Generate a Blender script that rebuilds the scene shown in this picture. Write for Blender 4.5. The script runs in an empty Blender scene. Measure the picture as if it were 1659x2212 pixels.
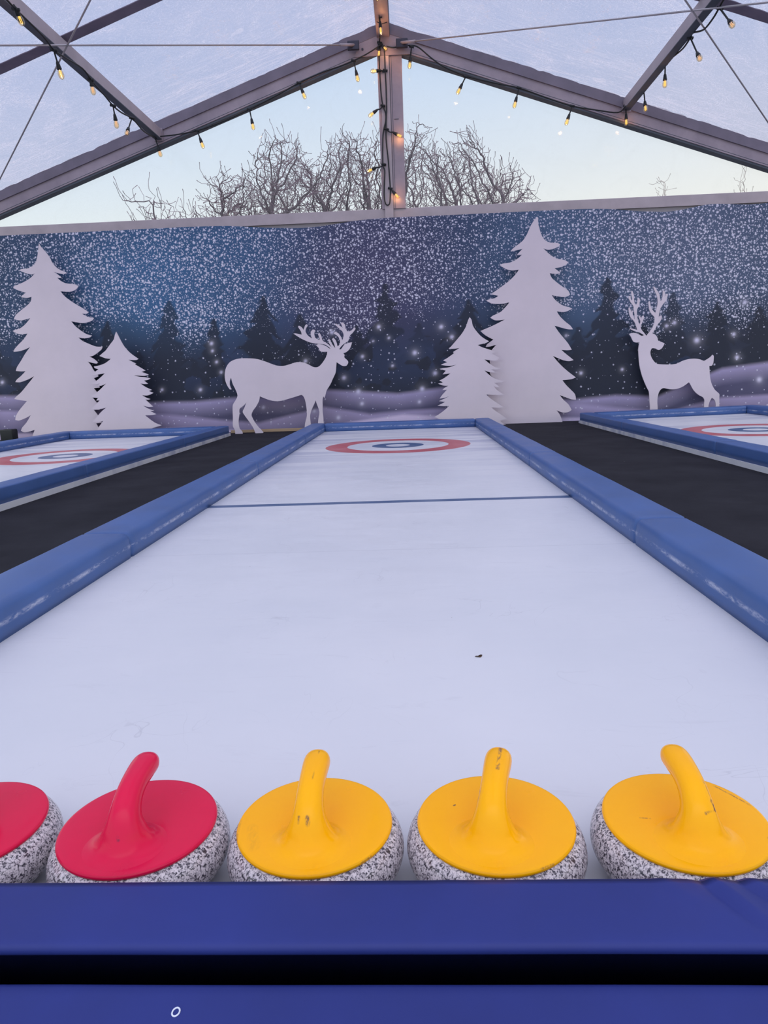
import bpy, bmesh, math, random
import numpy as np
from mathutils import Vector, Matrix, noise
from mathutils.geometry import tessellate_polygon
SC = bpy.context.scene
COL = SC.collection
random.seed(7)
rng = np.random.default_rng(11)

# ------------------------------------------------------------------ camera
F_PX, YAW, PITCH, ROLL, CH = 1488.25, -0.04204, 0.19181, -0.03646, 0.86
def cam_axes():
    f = np.array([math.sin(YAW)*math.cos(PITCH), math.cos(YAW)*math.cos(PITCH), -math.sin(PITCH)])
    r = np.cross(f, [0, 0, 1]); r /= np.linalg.norm(r); u = np.cross(r, f)
    c, s = math.cos(ROLL), math.sin(ROLL)
    return r*c+u*s, -r*s+u*c, f
CR, CU, CF = cam_axes()
EYE = np.array([0, 0, CH])
cam = bpy.data.objects.new('camera', bpy.data.cameras.new('camera'))
COL.objects.link(cam); SC.camera = cam
cam.data.sensor_fit = 'HORIZONTAL'; cam.data.sensor_width = 36.0
cam.data.lens = F_PX*36.0/1659.0
cam.data.clip_start = 0.02; cam.data.clip_end = 500
cam.matrix_world = Matrix(((CR[0], CU[0], -CF[0], 0), (CR[1], CU[1], -CF[1], 0), (CR[2], CU[2], -CF[2], CH), (0, 0, 0, 1)))
def ray(x, y): return CF + CR*(x-829.5)/F_PX - CU*(y-1106)/F_PX
def at(x, y, Y):            # photograph pixel -> point on the vertical plane at depth Y
    d = ray(x, y); return Vector(EYE + d*(Y/d[1]))
def atX(x, y, X):
    d = ray(x, y); return Vector(EYE + d*(X/d[0]))
def atZ(x, y, Z):
    d = ray(x, y); return Vector(EYE + d*((Z-CH)/d[2]))
def project(P):
    P = P-EYE; z = P@CF
    return 829.5+F_PX*(P@CR)/z, 1106-F_PX*(P@CU)/z

# ------------------------------------------------------------------ view, world
SC.view_settings.view_transform = 'Standard'; SC.view_settings.look = 'None'
SC.view_settings.gamma = 1.0; SC.view_settings.use_curve_mapping = False
SC.view_settings.exposure = 0.0
SC.cycles.max_bounces = 5; SC.cycles.transparent_max_bounces = 12
SC.cycles.use_adaptive_sampling = True; SC.cycles.adaptive_threshold = 0.03
SC.cycles.caustics_reflective = False; SC.cycles.caustics_refractive = False
SC.cycles.sample_clamp_indirect = 4.0

def lin(c):
    out = []
    for v in c:
        v = v/255.0
        out.append(v/12.92 if v <= 0.04045 else ((v+0.055)/1.055)**2.4)
    return tuple(out)
def rgba(c): return (*lin(c), 1.0)

world = bpy.data.worlds.new('dusk_sky'); SC.world = world; world.use_nodes = True
wt = world.node_tree; wt.nodes.clear()
def N(t, kind, **kw):
    n = t.nodes.new(kind)
    for k, v in kw.items():
        if k.startswith('i_'): n.inputs[k[2:].replace('_', ' ')].default_value = v
        else: setattr(n, k, v)
    return n
def ramp(t, stops, interp='LINEAR'):
    n = t.nodes.new('ShaderNodeValToRGB'); cr = n.color_ramp; cr.interpolation = interp
    while len(cr.elements) < len(stops): cr.elements.new(0.5)
    for e, (p, c) in zip(cr.elements, stops):
        e.position = p; e.color = c if len(c) == 4 else (*c, 1)
    return n
tc = N(wt, 'ShaderNodeTexCoord'); sp = N(wt, 'ShaderNodeSeparateXYZ'); wt.links.new(tc.outputs['Generated'], sp.inputs[0])
rp = ramp(wt, [(0.0, (0.90, 0.88, 0.80)), (0.12, (0.88, 0.91, 0.89)), (0.20, (0.80, 0.88, 0.91)), (0.27, (0.69, 0.80, 0.92)), (0.38, (0.57, 0.71, 0.92)), (0.5, (0.74, 0.78, 0.95)), (0.75, (1.55, 1.50, 1.62)), (1.0, (1.85, 1.75, 1.85))])
wt.links.new(sp.outputs['Z'], rp.inputs[0])
# warmer low on the right of the view, brighter behind the viewer
wm = N(wt, 'ShaderNodeMapRange', i_From_Min=-0.5, i_From_Max=0.9); wt.links.new(sp.outputs['X'], wm.inputs['Value'])
lowz = N(wt, 'ShaderNodeMapRange', i_From_Min=0.42, i_From_Max=0.12); wt.links.new(sp.outputs['Z'], lowz.inputs['Value'])
wf = N(wt, 'ShaderNodeMath', operation='MULTIPLY'); wt.links.new(wm.outputs[0], wf.inputs[0]); wt.links.new(lowz.outputs[0], wf.inputs[1])
mx = N(wt, 'ShaderNodeMix', data_type='RGBA', blend_type='MIX'); mx.inputs['B'].default_value = (1.0, 0.93, 0.80, 1)
wt.links.new(wf.outputs[0], mx.inputs['Factor']); wt.links.new(rp.outputs[0], mx.inputs['A'])
bk = N(wt, 'ShaderNodeMapRange', i_From_Min=0.3, i_From_Max=-0.7, i_To_Min=1.0, i_To_Max=1.6); wt.links.new(sp.outputs['Y'], bk.inputs['Value'])
bg = N(wt, 'ShaderNodeBackground'); wo = N(wt, 'ShaderNodeOutputWorld')
wt.links.new(mx.outputs['Result'], bg.inputs['Color']); wt.links.new(bk.outputs[0], bg.inputs['Strength']); wt.links.new(bg.outputs[0], wo.inputs[0])

# ------------------------------------------------------------------ object helpers
def tag(o, label=None, cat=None, group=None, kind=None):
    if label: o['label'] = label
    if cat: o['category'] = cat
    if group: o['group'] = group
    if kind: o['kind'] = kind
    return o
def empty(name, loc=(0, 0, 0), rz=0, **kw):
    o = bpy.data.objects.new(name, None); COL.objects.link(o); o.location = loc; o.rotation_euler = (0, 0, rz)
    o.empty_display_size = 0.1
    return tag(o, **kw)
def link(name, me, mat, parent=None, smooth=True, **kw):
    o = bpy.data.objects.new(name, me); COL.objects.link(o)
    if mat is not None:
        for m in (mat if isinstance(mat, (list, tuple)) else [mat]): me.materials.append(m)
    if smooth: me.shade_smooth()
    if parent is not None: o.parent = parent
    return tag(o, **kw)
class MB:
    def __init__(s): s.v, s.f = [], []
    def add(s, v, f):
        n = len(s.v); s.v += [tuple(p) for p in v]; s.f += [tuple(i+n for i in q) for q in f]; return s
    def box(s, a, b):
        x0, y0, z0 = a; x1, y1, z1 = b
        return s.add([(x0,y0,z0),(x1,y0,z0),(x1,y1,z0),(x0,y1,z0),(x0,y0,z1),(x1,y0,z1),(x1,y1,z1),(x0,y1,z1)],
                     [(0,3,2,1),(4,5,6,7),(0,1,5,4),(1,2,6,5),(2,3,7,6),(3,0,4,7)])
    def tube(s, pts, r, n=8, cap=True):
        pts = [Vector(p) for p in pts]; m = len(pts); rs = r if isinstance(r, (list, tuple)) else [r]*m
        ref = None; v = []; f = []
        for i, p in enumerate(pts):
            t = (pts[min(i+1, m-1)]-pts[max(i-1, 0)])
            t = t.normalized() if t.length > 1e-9 else Vector((0, 0, 1))
            if ref is None: ref = Vector((1, 0, 0)) if abs(t.x) < .9 else Vector((0, 1, 0))
            a = (ref-t*ref.dot(t)).normalized(); ref = a; b = t.cross(a)
            for k in range(n):
                w = 2*math.pi*k/n; v.append(p+(a*math.cos(w)+b*math.sin(w))*rs[i])
        for i in range(m-1):
            for k in range(n):
                f.append((i*n+k, i*n+(k+1) % n, (i+1)*n+(k+1) % n, (i+1)*n+k))
        if cap: f.append(tuple(range(n-1, -1, -1))); f.append(tuple((m-1)*n+k for k in range(n)))
        return s.add(v, f)
    def lathe(s, prof, n=48, M=None):
        v = []; f = []
        for (r, z) in prof:
            for k in range(n):
                w = 2*math.pi*k/n; v.append(Vector((r*math.cos(w), r*math.sin(w), z)))
        for i in range(len(prof)-1):
            for k in range(n): f.append((i*n+k, i*n+(k+1) % n, (i+1)*n+(k+1) % n, (i+1)*n+k))
        f.append(tuple(range(n-1, -1, -1))); f.append(tuple((len(prof)-1)*n+k for k in range(n)))
        if M is not None: v = [M@p for p in v]
        return s.add(v, f)
    def mesh(s, name):
        me = bpy.data.meshes.new(name); me.from_pydata(s.v, [], s.f); me.update(); return me
    def build(s, name, mat, parent=None, smooth=False, bevel=0, **kw):
        o = link(name, s.mesh(name), mat, parent, smooth, **kw)
        if bevel:
            b = o.modifiers.new('bevel', 'BEVEL'); b.width = bevel; b.segments = 3; b.limit_method = 'ANGLE'
            o.data.shade_smooth(); w = o.modifiers.new('wn', 'WEIGHTED_NORMAL')
        return o
def smooth_path(pts, sub=6):
    pts = [Vector(p) for p in pts]; out = []
    for i in range(len(pts)-1):
        p0, p1, p2, p3 = pts[max(i-1, 0)], pts[i], pts[i+1], pts[min(i+2, len(pts)-1)]
        for k in range(sub):
            t = k/sub
            out.append(0.5*((2*p1)+(p2-p0)*t+(2*p0-5*p1+4*p2-p3)*t*t+(3*p1-p0-3*p2+p3)*t**3))
    return out+[pts[-1]]
def oriented_box(mb, a, b, w, h, up=(0, 0, 1)):
    """bar from a to b; w across, h along `up` side"""
    a, b = Vector(a), Vector(b); t = (b-a).normalized(); s = t.cross(Vector(up)).normalized(); u = s.cross(t)
    v = [p+s*i*w/2+u*j*h/2 for p in (a, b) for (i, j) in ((-1,-1),(1,-1),(1,1),(-1,1))]
    return mb.add(v, [(3,2,1,0),(4,5,6,7),(0,1,5,4),(1,2,6,5),(2,3,7,6),(3,0,4,7)])

# ------------------------------------------------------------------ materials
def mat(name, color=(0.8, 0.8, 0.8), rough=0.5, spec=0.5, metal=0.0, **kw):
    m = bpy.data.materials.new(name); m.use_nodes = True
    b = m.node_tree.nodes['Principled BSDF']
    b.inputs['Base Color'].default_value = (*color, 1); b.inputs['Roughness'].default_value = rough
    b.inputs['Specular IOR Level'].default_value = spec; b.inputs['Metallic'].default_value = metal
    for k, v in kw.items(): b.inputs[k].default_value = v
    return m
def bsdf(m): return m.node_tree, m.node_tree.nodes['Principled BSDF']
def bump(t, b, src, strength=0.3, dist=0.01):
    n = N(t, 'ShaderNodeBump'); n.inputs['Strength'].default_value = strength; n.inputs['Distance'].default_value = dist
    t.links.new(src, n.inputs['Height']); t.links.new(n.outputs[0], b.inputs['Normal'])
def nz(t, scale, detail=4, rough=0.5, coord=None, dist=0.0):
    n = N(t, 'ShaderNodeTexNoise'); n.inputs['Scale'].default_value = scale; n.inputs['Detail'].default_value = detail
    n.inputs['Roughness'].default_value = rough; n.inputs['Distortion'].default_value = dist
    if coord is not None: t.links.new(coord, n.inputs['Vector'])
    return n
def obj_coord(t, scale=None):
    c = N(t, 'ShaderNodeTexCoord').outputs['Object']
    if scale:
        mp = N(t, 'ShaderNodeMapping'); mp.inputs['Scale'].default_value = scale; t.links.new(c, mp.inputs['Vector']); return mp.outputs[0]
    return c
def math_(t, op, a, b=None, clamp=False):
    n = N(t, 'ShaderNodeMath', operation=op, use_clamp=clamp)
    for i, v in enumerate((a, b)):
        if v is None: continue
        if isinstance(v, (int, float)): n.inputs[i].default_value = v
        else: t.links.new(v, n.inputs[i])
    return n.outputs[0]
def rng_(t, v, a, b, c=0.0, d=1.0):
    n = N(t, 'ShaderNodeMapRange'); n.inputs['From Min'].default_value = a; n.inputs['From Max'].default_value = b
    n.inputs['To Min'].default_value = c; n.inputs['To Max'].default_value = d
    t.links.new(v, n.inputs['Value']); return n.outputs[0]
def mixc(t, f, a, b):
    n = N(t, 'ShaderNodeMix', data_type='RGBA')
    for k, v in (('Factor', f), ('A', a), ('B', b)):
        if isinstance(v, (int, float)): n.inputs[k].default_value = v
        elif isinstance(v, tuple): n.inputs[k].default_value = v if len(v) == 4 else (*v, 1)
        else: t.links.new(v, n.inputs[k])
    return n.outputs['Result']

# blue padded vinyl
def vinyl(name, color, scuffed=True, rough=0.42, spec=0.4):
    m = mat(name, color, rough, 0.5); t, b = bsdf(m); b.inputs['Specular IOR Level'].default_value = spec
    oc = obj_coord(t)
    n1 = nz(t, 3.0, 4, 0.6, oc); n2 = nz(t, 900, 2, 0.5, oc)
    c = mixc(t, rng_(t, n1.outputs[0], 0.3, 0.7), tuple(x*0.88 for x in color), tuple(min(1, x*1.1) for x in color))
    if scuffed:   # rubbed-off white line where the stones strike the inner face
        s = N(t, 'ShaderNodeSeparateXYZ'); t.links.new(oc, s.inputs[0])
        wob = nz(t, 2.2, 3, 0.5, obj_coord(t, (0.0, 1.0, 0.0)))
        zc = math_(t, 'ADD', math_(t, 'MULTIPLY', wob.outputs[0], 0.016), 0.055)
        dz = math_(t, 'ABSOLUTE', math_(t, 'SUBTRACT', s.outputs['Z'], zc))
        band = rng_(t, dz, 0.0135, 0.003)
        st = nz(t, 1.0, 6, 0.8, obj_coord(t, (30, 24, 90)))
        lg = nz(t, 2.4, 3, 0.6, obj_coord(t, (0, 1, 0)))
        gate = rng_(t, lg.outputs[0], 0.40, 0.62)
        k = math_(t, 'MULTIPLY', band, rng_(t, math_(t, 'ADD', st.outputs[0], math_(t, 'MULTIPLY', gate, 0.26)), 0.53, 0.80))
        k = math_(t, 'MULTIPLY', k, math_(t, 'LESS_THAN', s.outputs['X'], 0.02))
        k = math_(t, 'MULTIPLY', k, 0.75)
        c = mixc(t, k, c, (0.55, 0.57, 0.68))
    # small dirt specks
    v = N(t, 'ShaderNodeTexVoronoi'); v.inputs['Scale'].default_value = 9; t.links.new(oc, v.inputs['Vector'])
    d = rng_(t, v.outputs['Distance'], 0.022, 0.012); 
    sr = N(t, 'ShaderNodeSeparateColor'); t.links.new(v.outputs['Color'], sr.inputs[0])
    d = math_(t, 'MULTIPLY', d, math_(t, 'GREATER_THAN', sr.outputs[0], 0.93))
    c = mixc(t, d, c, (0.03, 0.03, 0.04))
    t.links.new(c, b.inputs['Base Color'])
    bump(t, b, n2.outputs[0], 0.12, 0.0006)
    t.links.new(rng_(t, n1.outputs[0], 0.2, 0.8, rough-0.06, rough+0.1), b.inputs['Roughness'])
    return m
M_PAD = vinyl('blue_vinyl', (0.050, 0.110, 0.295))
M_PADC = vinyl('blue_vinyl_plain', (0.07, 0.14, 0.46), scuffed=False)
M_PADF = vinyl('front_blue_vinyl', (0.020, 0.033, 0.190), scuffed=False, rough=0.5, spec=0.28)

M_CARPET = mat('black_carpet', (0.02, 0.02, 0.025), 0.95, 0.15); t, b = bsdf(M_CARPET)
oc = obj_coord(t); n1 = nz(t, 2.0, 5, 0.65, oc); n2 = nz(t, 260, 2, 0.6, oc)
c = mixc(t, rng_(t, n1.outputs[0], 0.3, 0.75), (0.013, 0.013, 0.018), (0.027, 0.027, 0.034))
v = N(t, 'ShaderNodeTexVoronoi'); v.inputs['Scale'].default_value = 5; t.links.new(oc, v.inputs['Vector'])
sr = N(t, 'ShaderNodeSeparateColor'); t.links.new(v.outputs['Color'], sr.inputs[0])
k = math_(t, 'MULTIPLY', rng_(t, v.outputs['Distance'], 0.03, 0.012), math_(t, 'GREATER_THAN', sr.outputs[1], 0.8))
t.links.new(mixc(t, k, c, (0.2, 0.2, 0.22)), b.inputs['Base Color']); bump(t, b, n2.outputs[0], 0.5, 0.002)

M_GROUND = mat('asphalt', (0.12, 0.12, 0.13), 0.9, 0.2); t, b = bsdf(M_GROUND)
n1 = nz(t, 40, 6, 0.7, obj_coord(t)); t.links.new(mixc(t, n1.outputs[0], (0.08, 0.08, 0.085), (0.18, 0.18, 0.185)), b.inputs['Base Color'])

def ice_mat(name, hx, hy, y_line, seams):
    m = mat(name, (0.86, 0.86, 0.88), 0.38, 0.45); t, b = bsdf(m)
    oc = obj_coord(t); s = N(t, 'ShaderNodeSeparateXYZ'); t.links.new(oc, s.inputs[0]); X, Y = s.outputs['X'], s.outputs['Y']
    big = nz(t, 0.9, 4, 0.55, oc); scr = nz(t, 1.0, 7, 0.7, obj_coord(t, (3, 9, 1)), 1.2)
    c = mixc(t, rng_(t, big.outputs[0], 0.3, 0.7), (0.62, 0.635, 0.675), (0.685, 0.69, 0.72))
    c = mixc(t, rng_(t, scr.outputs[0], 0.60, 0.78, 0, 0.25), c, (0.40, 0.40, 0.44))
    # hair-thin scratches left by the stones
    for sc_, th in (((2.2, 0.9, 1), 0.0035), ((1.1, 2.6, 1), 0.0030)):
        q = nz(t, 1.0, 3, 0.5, obj_coord(t, sc_), 2.0)
        l = rng_(t, math_(t, 'ABSOLUTE', math_(t, 'SUBTRACT', q.outputs[0], 0.5)), th, 0.0)
        gate = rng_(t, nz(t, 2.3, 2, 0.5, oc).outputs[0], 0.53, 0.66)
        c = mixc(t, math_(t, 'MULTIPLY', math_(t, 'MULTIPLY', l, gate), 0.35), c, (0.38, 0.38, 0.42))
    # specks of grit
    v = N(t, 'ShaderNodeTexVoronoi'); v.inputs['Scale'].default_value = 6.5; t.links.new(oc, v.inputs['Vector'])
    sr = N(t, 'ShaderNodeSeparateColor'); t.links.new(v.outputs['Color'], sr.inputs[0])
    k = math_(t, 'MULTIPLY', rng_(t, v.outputs['Distance'], 0.018, 0.010), math_(t, 'GREATER_THAN', sr.outputs[2], 0.72))
    c = mixc(t, math_(t, 'MULTIPLY', k, 0.85), c, (0.05, 0.045, 0.04))
    # darker cross bands at the far end, stronger towards the sides
    wv = nz(t, 1.0, 3, 0.5, obj_coord(t, (0.35, 4.2, 1)), 0.3)
    far = rng_(t, Y, 5.5, 9.0)
    side = rng_(t, math_(t, 'ABSOLUTE', math_(t, 'SUBTRACT', X, hx)), 0.35, 1.15, 0.35, 1.0)
    kk = math_(t, 'MULTIPLY', math_(t, 'MULTIPLY', rng_(t, wv.outputs[0], 0.44, 0.60, 0, 0.70), far), side)
    c = mixc(t, kk, c, (0.30, 0.33, 0.46))
    for sy in seams:
        l = rng_(t, math_(t, 'ABSOLUTE', math_(t, 'SUBTRACT', Y, sy)), 0.006, 0.002)
        c = mixc(t, math_(t, 'MULTIPLY', l, 0.28), c, (0.35, 0.36, 0.4))
    # painted line and house
    l = math_(t, 'LESS_THAN', math_(t, 'ABSOLUTE', math_(t, 'SUBTRACT', Y, y_line)), 0.046)
    wear = rng_(t, scr.outputs[0], 0.35, 0.75, 1.0, 0.75)
    BL, RD = (0.012, 0.065, 0.19), (0.45, 0.055, 0.07)
    c = mixc(t, math_(t, 'MULTIPLY', l, wear), c, BL)
    dx = math_(t, 'SUBTRACT', X, hx); dy = math_(t, 'SUBTRACT', Y, hy)
    rr = math_(t, 'SQRT', math_(t, 'ADD', math_(t, 'MULTIPLY', dx, dx), math_(t, 'MULTIPLY', dy, dy)))
    ring = lambda a, b_: math_(t, 'MULTIPLY', math_(t, 'GREATER_THAN', rr, a), math_(t, 'LESS_THAN', rr, b_))
    c = mixc(t, math_(t, 'MULTIPLY', ring(0.655, 0.935), wear), c, RD)
    c = mixc(t, math_(t, 'MULTIPLY', ring(0.155, 0.335), wear), c, BL)
    t.links.new(c, b.inputs['Base Color'])
    t.links.new(rng_(t, scr.outputs[0], 0.3, 0.7, 0.30, 0.5), b.inputs['Roughness'])
    hb = math_(t, 'ADD', big.outputs[0], math_(t, 'MULTIPLY', wv.outputs[0], math_(t, 'MULTIPLY', far, 0.8)))
    bump(t, b, hb, 0.25, 0.01)
    return m

M_WOOD = mat('raw_wood', (0.50, 0.36, 0.22), 0.7); t, b = bsdf(M_WOOD)
n1 = nz(t, 1, 5, 0.6, obj_coord(t, (2, 40, 60))); t.links.new(mixc(t, n1.outputs[0], (0.34, 0.22, 0.13), (0.62, 0.46, 0.30)), b.inputs['Base Color'])
M_WHITE = mat('white_painted_plywood', (0.80, 0.79, 0.80), 0.55, 0.35); t, b = bsdf(M_WHITE)
n1 = nz(t, 1.3, 5, 0.6, obj_coord(t)); n2 = nz(t, 60, 3, 0.6, obj_coord(t))
t.links.new(mixc(t, rng_(t, n1.outputs[0], 0.3, 0.75), (0.75, 0.665, 0.74), (0.67, 0.60, 0.67)), b.inputs['Base Color']); bump(t, b, n2.outputs[0], 0.15, 0.002)
def alu(name, c0, c1, rough=0.5, metal=0.15):
    m = mat(name, c0, rough, 0.5, metal); t, b = bsdf(m)
    n1 = nz(t, 2.5, 5, 0.65, obj_coord(t)); t.links.new(mixc(t, rng_(t, n1.outputs[0], 0.3, 0.7), c0, c1), b.inputs['Base Color'])
    bump(t, b, nz(t, 30, 3, 0.6, obj_coord(t)).outputs[0], 0.1, 0.002)
    return m
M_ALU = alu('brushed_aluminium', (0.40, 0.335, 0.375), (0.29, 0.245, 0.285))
M_ALUD = alu('dark_rail_and_painted_shade', (0.10, 0.12, 0.15), (0.07, 0.085, 0.11), 0.6, 0)  # dark tone for rails and slots; also paints shade under the purlins
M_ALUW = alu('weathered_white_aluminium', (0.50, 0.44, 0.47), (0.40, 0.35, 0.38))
M_STRAP = alu('purple_grey_webbing', (0.25, 0.21, 0.27), (0.18, 0.155, 0.21), 0.85, 0)
M_FLAP = alu('grey_fabric_flap', (0.23, 0.20, 0.25), (0.17, 0.15, 0.19), 0.8, 0)
M_CABLE = mat('steel_wire', (0.45, 0.43, 0.45), 0.4, 0.5, 0.6)
M_BLACK = mat('black_rubber', (0.012, 0.016, 0.018), 0.5, 0.4)
M_HOOK = mat('dark_steel', (0.06, 0.06, 0.08), 0.45, 0.5, 0.7)

# wrinkled clear sheeting
def pvc(name, tint, haze, haze_col, gloss=0.08, creases=1.0, gadd=0.0, grough=0.12, gbump=0.35):
    m = bpy.data.materials.new(name); m.use_nodes = True; t = m.node_tree; t.nodes.clear()
    out = N(t, 'ShaderNodeOutputMaterial'); oc = obj_coord(t)
    w1 = nz(t, 0.8, 5, 0.6, oc, 1.5); w2 = nz(t, 3.2, 6, 0.62, oc, 2.5); w3 = nz(t, 1.0, 4, 0.55, obj_coord(t, (0.30, 3.2, 0.3)), 0.3)
    sy = N(t, 'ShaderNodeSeparateXYZ'); t.links.new(oc, sy.inputs[0]); nearh = rng_(t, sy.outputs['Y'], 11.2, 12.8, 0, 0.6)
    def crease(n, c, th): return rng_(t, math_(t, 'ABSOLUTE', math_(t, 'SUBTRACT', n.outputs[0], c)), th, 0.0)
    g1 = rng_(t, w1.outputs[0], 0.42, 0.62)
    k = math_(t, 'MULTIPLY', crease(w2, 0.55, 0.016), g1)
    w4 = nz(t, 7.0, 6, 0.62, oc, 3.0)
    k = math_(t, 'ADD', k, math_(t, 'MULTIPLY', crease(w4, 0.56, 0.020), rng_(t, w1.outputs[0], 0.50, 0.58)))
    k = math_(t, 'ADD', k, math_(t, 'MULTIPLY', crease(w4, 0.45, 0.014), rng_(t, w1.outputs[0], 0.52, 0.44)))
    k = math_(t, 'ADD', k, math_(t, 'MULTIPLY', crease(w2, 0.44, 0.012), g1))
    k = math_(t, 'ADD', k, math_(t, 'MULTIPLY', crease(w3, 0.52, 0.020), nearh)); k = math_(t, 'ADD', k, math_(t, 'MULTIPLY', crease(w3, 0.60, 0.014), nearh)); k = math_(t, 'ADD', k, math_(t, 'MULTIPLY', crease(w3, 0.45, 0.012), nearh))
    k = math_(t, 'MULTIPLY', k, creases, clamp=True)
    fine = nz(t, 45, 4, 0.7, oc)
    patch = rng_(t, nz(t, 1.7, 3, 0.4, oc).outputs[0], 0.735, 0.75)
    hz = math_(t, 'ADD', math_(t, 'MULTIPLY', rng_(t, fine.outputs[0], 0.35, 0.7, 0.8, 1.25), rng_(t, w1.outputs[0], 0.3, 0.7, haze*0.8, haze*1.2)), math_(t, 'MULTIPLY', k, 0.62))
    hz = math_(t, 'ADD', hz, math_(t, 'MULTIPLY', patch, 0.25*creases), clamp=True)
    tr = N(t, 'ShaderNodeBsdfTransparent'); tr.inputs[0].default_value = (*tint, 1)
    tl = N(t, 'ShaderNodeBsdfTranslucent'); tl.inputs[0].default_value = (*haze_col, 1)
    df = N(t, 'ShaderNodeBsdfDiffuse'); df.inputs[0].default_value = (*haze_col, 1)
    ad = N(t, 'ShaderNodeMixShader'); ad.inputs[0].default_value = 0.4; t.links.new(tl.outputs[0], ad.inputs[1]); t.links.new(df.outputs[0], ad.inputs[2])
    m1 = N(t, 'ShaderNodeMixShader'); t.links.new(hz, m1.inputs[0]); t.links.new(tr.outputs[0], m1.inputs[1]); t.links.new(ad.outputs[0], m1.inputs[2])
    gl = N(t, 'ShaderNodeBsdfGlossy'); gl.inputs['Roughness'].default_value = grough; gl.inputs[0].default_value = (1, 1, 1, 1)
    fr = N(t, 'ShaderNodeLayerWeight'); fr.inputs['Blend'].default_value = 0.25
    bm = N(t, 'ShaderNodeBump'); bm.inputs['Strength'].default_value = gbump; bm.inputs['Distance'].default_value = 0.03; t.links.new(w2.outputs[0], bm.inputs['Height'])
    t.links.new(bm.outputs[0], gl.inputs['Normal'])
    m2 = N(t, 'ShaderNodeMixShader'); t.links.new(math_(t, 'MULTIPLY', math_(t, 'ADD', fr.outputs['Facing'], gadd), gloss*2), m2.inputs[0])
    t.links.new(m1.outputs[0], m2.inputs[1]); t.links.new(gl.outputs[0], m2.inputs[2]); t.links.new(m2.outputs[0], out.inputs[0])
    return m
M_ROOF = pvc('hazy_clear_roof_sheet', (0.59, 0.63, 0.79), 0.40, (0.70, 0.71, 0.81), 0.10, 1.0)
M_PANE = pvc('clear_gable_sheet', (0.97, 0.98, 0.99), 0.03, (0.85, 0.85, 0.85), 0.06, 0.04, 0.22, 0.02, 0.12)
M_WALL = mat('grey_wall_fabric', (0.42, 0.40, 0.44), 0.8, 0.2)

# ------------------------------------------------------------------ setting
AX = -0.25; SL = 0.337; RIDGE = 6.80; YG = 13.19
def roof_z(X): return RIDGE-SL*abs(X-AX)
XL, XR = -8.1, 7.6
MB().box((-60, -30, -0.30), (60, 90, -0.075)).build('ground', M_GROUND, kind='structure')
mb = MB().box((XL-0.2, -3.0, -0.074), (XR+0.2, 13.3, -0.05)); mb.build('floor', M_CARPET, kind='structure')

# roof sheet with gentle sag
mb = MB(); nx, ny = 60, 90
for side in (-1, 1):
    xe = XL if side < 0 else XR; v = []; f = []
    for j in range(ny+1):
        Y = -3.0+(YG+0.12+3.0)*j/ny
        for i in range(nx+1):
            X = AX+(xe-AX)*i/nx
            z = roof_z(X)+0.012*noise.noise(Vector((X*1.2, Y*1.1, 3)))+0.004*noise.noise(Vector((X*5, Y*4, 1)))
            v.append((X, Y, z))
    for j in range(ny):
        for i in range(nx):
            a = j*(nx+1)+i; f.append((a, a+1, a+nx+2, a+nx+1))
    mb.add(v, f)
mb.build('ceiling', M_ROOF, smooth=True, kind='structure')

# gable: clear window pane and the fabric wall under the beam
v = []; f = []; n = 60
for i in range(n+1):
    X = XL+0.1+(XR-XL-0.2)*i/n; zt = roof_z(X)-0.2
    for j in range(16):
        z = 3.72+(zt-3.72)*j/15
        v.append((X, YG+0.08+0.006*noise.noise(Vector((X*1.5, z*1.5, 9))), z))
for i in range(n):
    for j in range(15):
        a = i*16+j; f.append((a, a+16, a+17, a+1))
MB().add(v, f).build('window_1', M_PANE, smooth=True, kind='structure')
MB().box((XL, YG-0.03, -0.05), (XR, YG-0.02, 3.70)).build('wall_back', M_WALL, kind='structure')

# gable beam
be = empty('gable_beam', (0, YG, 3.66), label='long pale aluminium crossbeam above the snowy backdrop, under the clear gable', cat='beam')
def P_(o, parent):
    o.location = o.location-Vector(parent.location); return o
P_(MB().box((XL, YG-0.06, 3.665), (XR, YG+0.06, 3.83)).build('beam_profile', M_ALUW, be, bevel=0.006), be)
P_(MB().box((XL, YG-0.075, 3.645), (XR, YG-0.055, 3.668)).build('keder_rail', M_ALUW, be), be)

# gable rafters
def rafter(side, label):
    xe = XL if side < 0 else XR
    o = empty('tent_rafter', (AX, YG, RIDGE), label=label, cat='rafter', group='gable rafters')
    def bar(name, d0, d1, y0, y1, m, wav=0, bev=0.004):
        # slab between distances d0,d1 below the roof plane, along the slope
        mb = MB(); k = 90 if wav else 1; v = []; f = []
        for i in range(k+1):
            X = AX+(xe-AX)*i/k; zr = roof_z(X)
            w = wav*(0.5*noise.noise(Vector((X*2.1, side, 0)))+0.5*noise.noise(Vector((X*7, side, 5)))) if wav else 0
            for (y, d) in ((y0, d0+w), (y1, d0+w), (y1, d1), (y0, d1)): v.append((X-AX, y-YG, zr-d-RIDGE))
        for i in range(k):
            for q in range(4): f.append((i*4+q, i*4+(q+1) % 4, i*4+4+(q+1) % 4, i*4+4+q))
        f.append((3, 2, 1, 0)); f.append(tuple(k*4+q for q in range(4)))
        return mb.add(v, f).build(name, m, o, bevel=bev if not wav else 0)
    bar('fabric_flap', 0.0, 0.17, YG-0.13, YG-0.10, M_FLAP, wav=0.05)
    bar('rafter_profile', 0.14, 0.37, YG-0.10, YG+0.06, M_ALU)
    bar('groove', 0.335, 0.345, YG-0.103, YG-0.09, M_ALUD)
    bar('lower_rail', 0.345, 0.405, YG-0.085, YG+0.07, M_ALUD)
    return o
rafter(-1, 'grey gable rafter sloping down to the tent corner behind the sheet with red stones')
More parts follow.
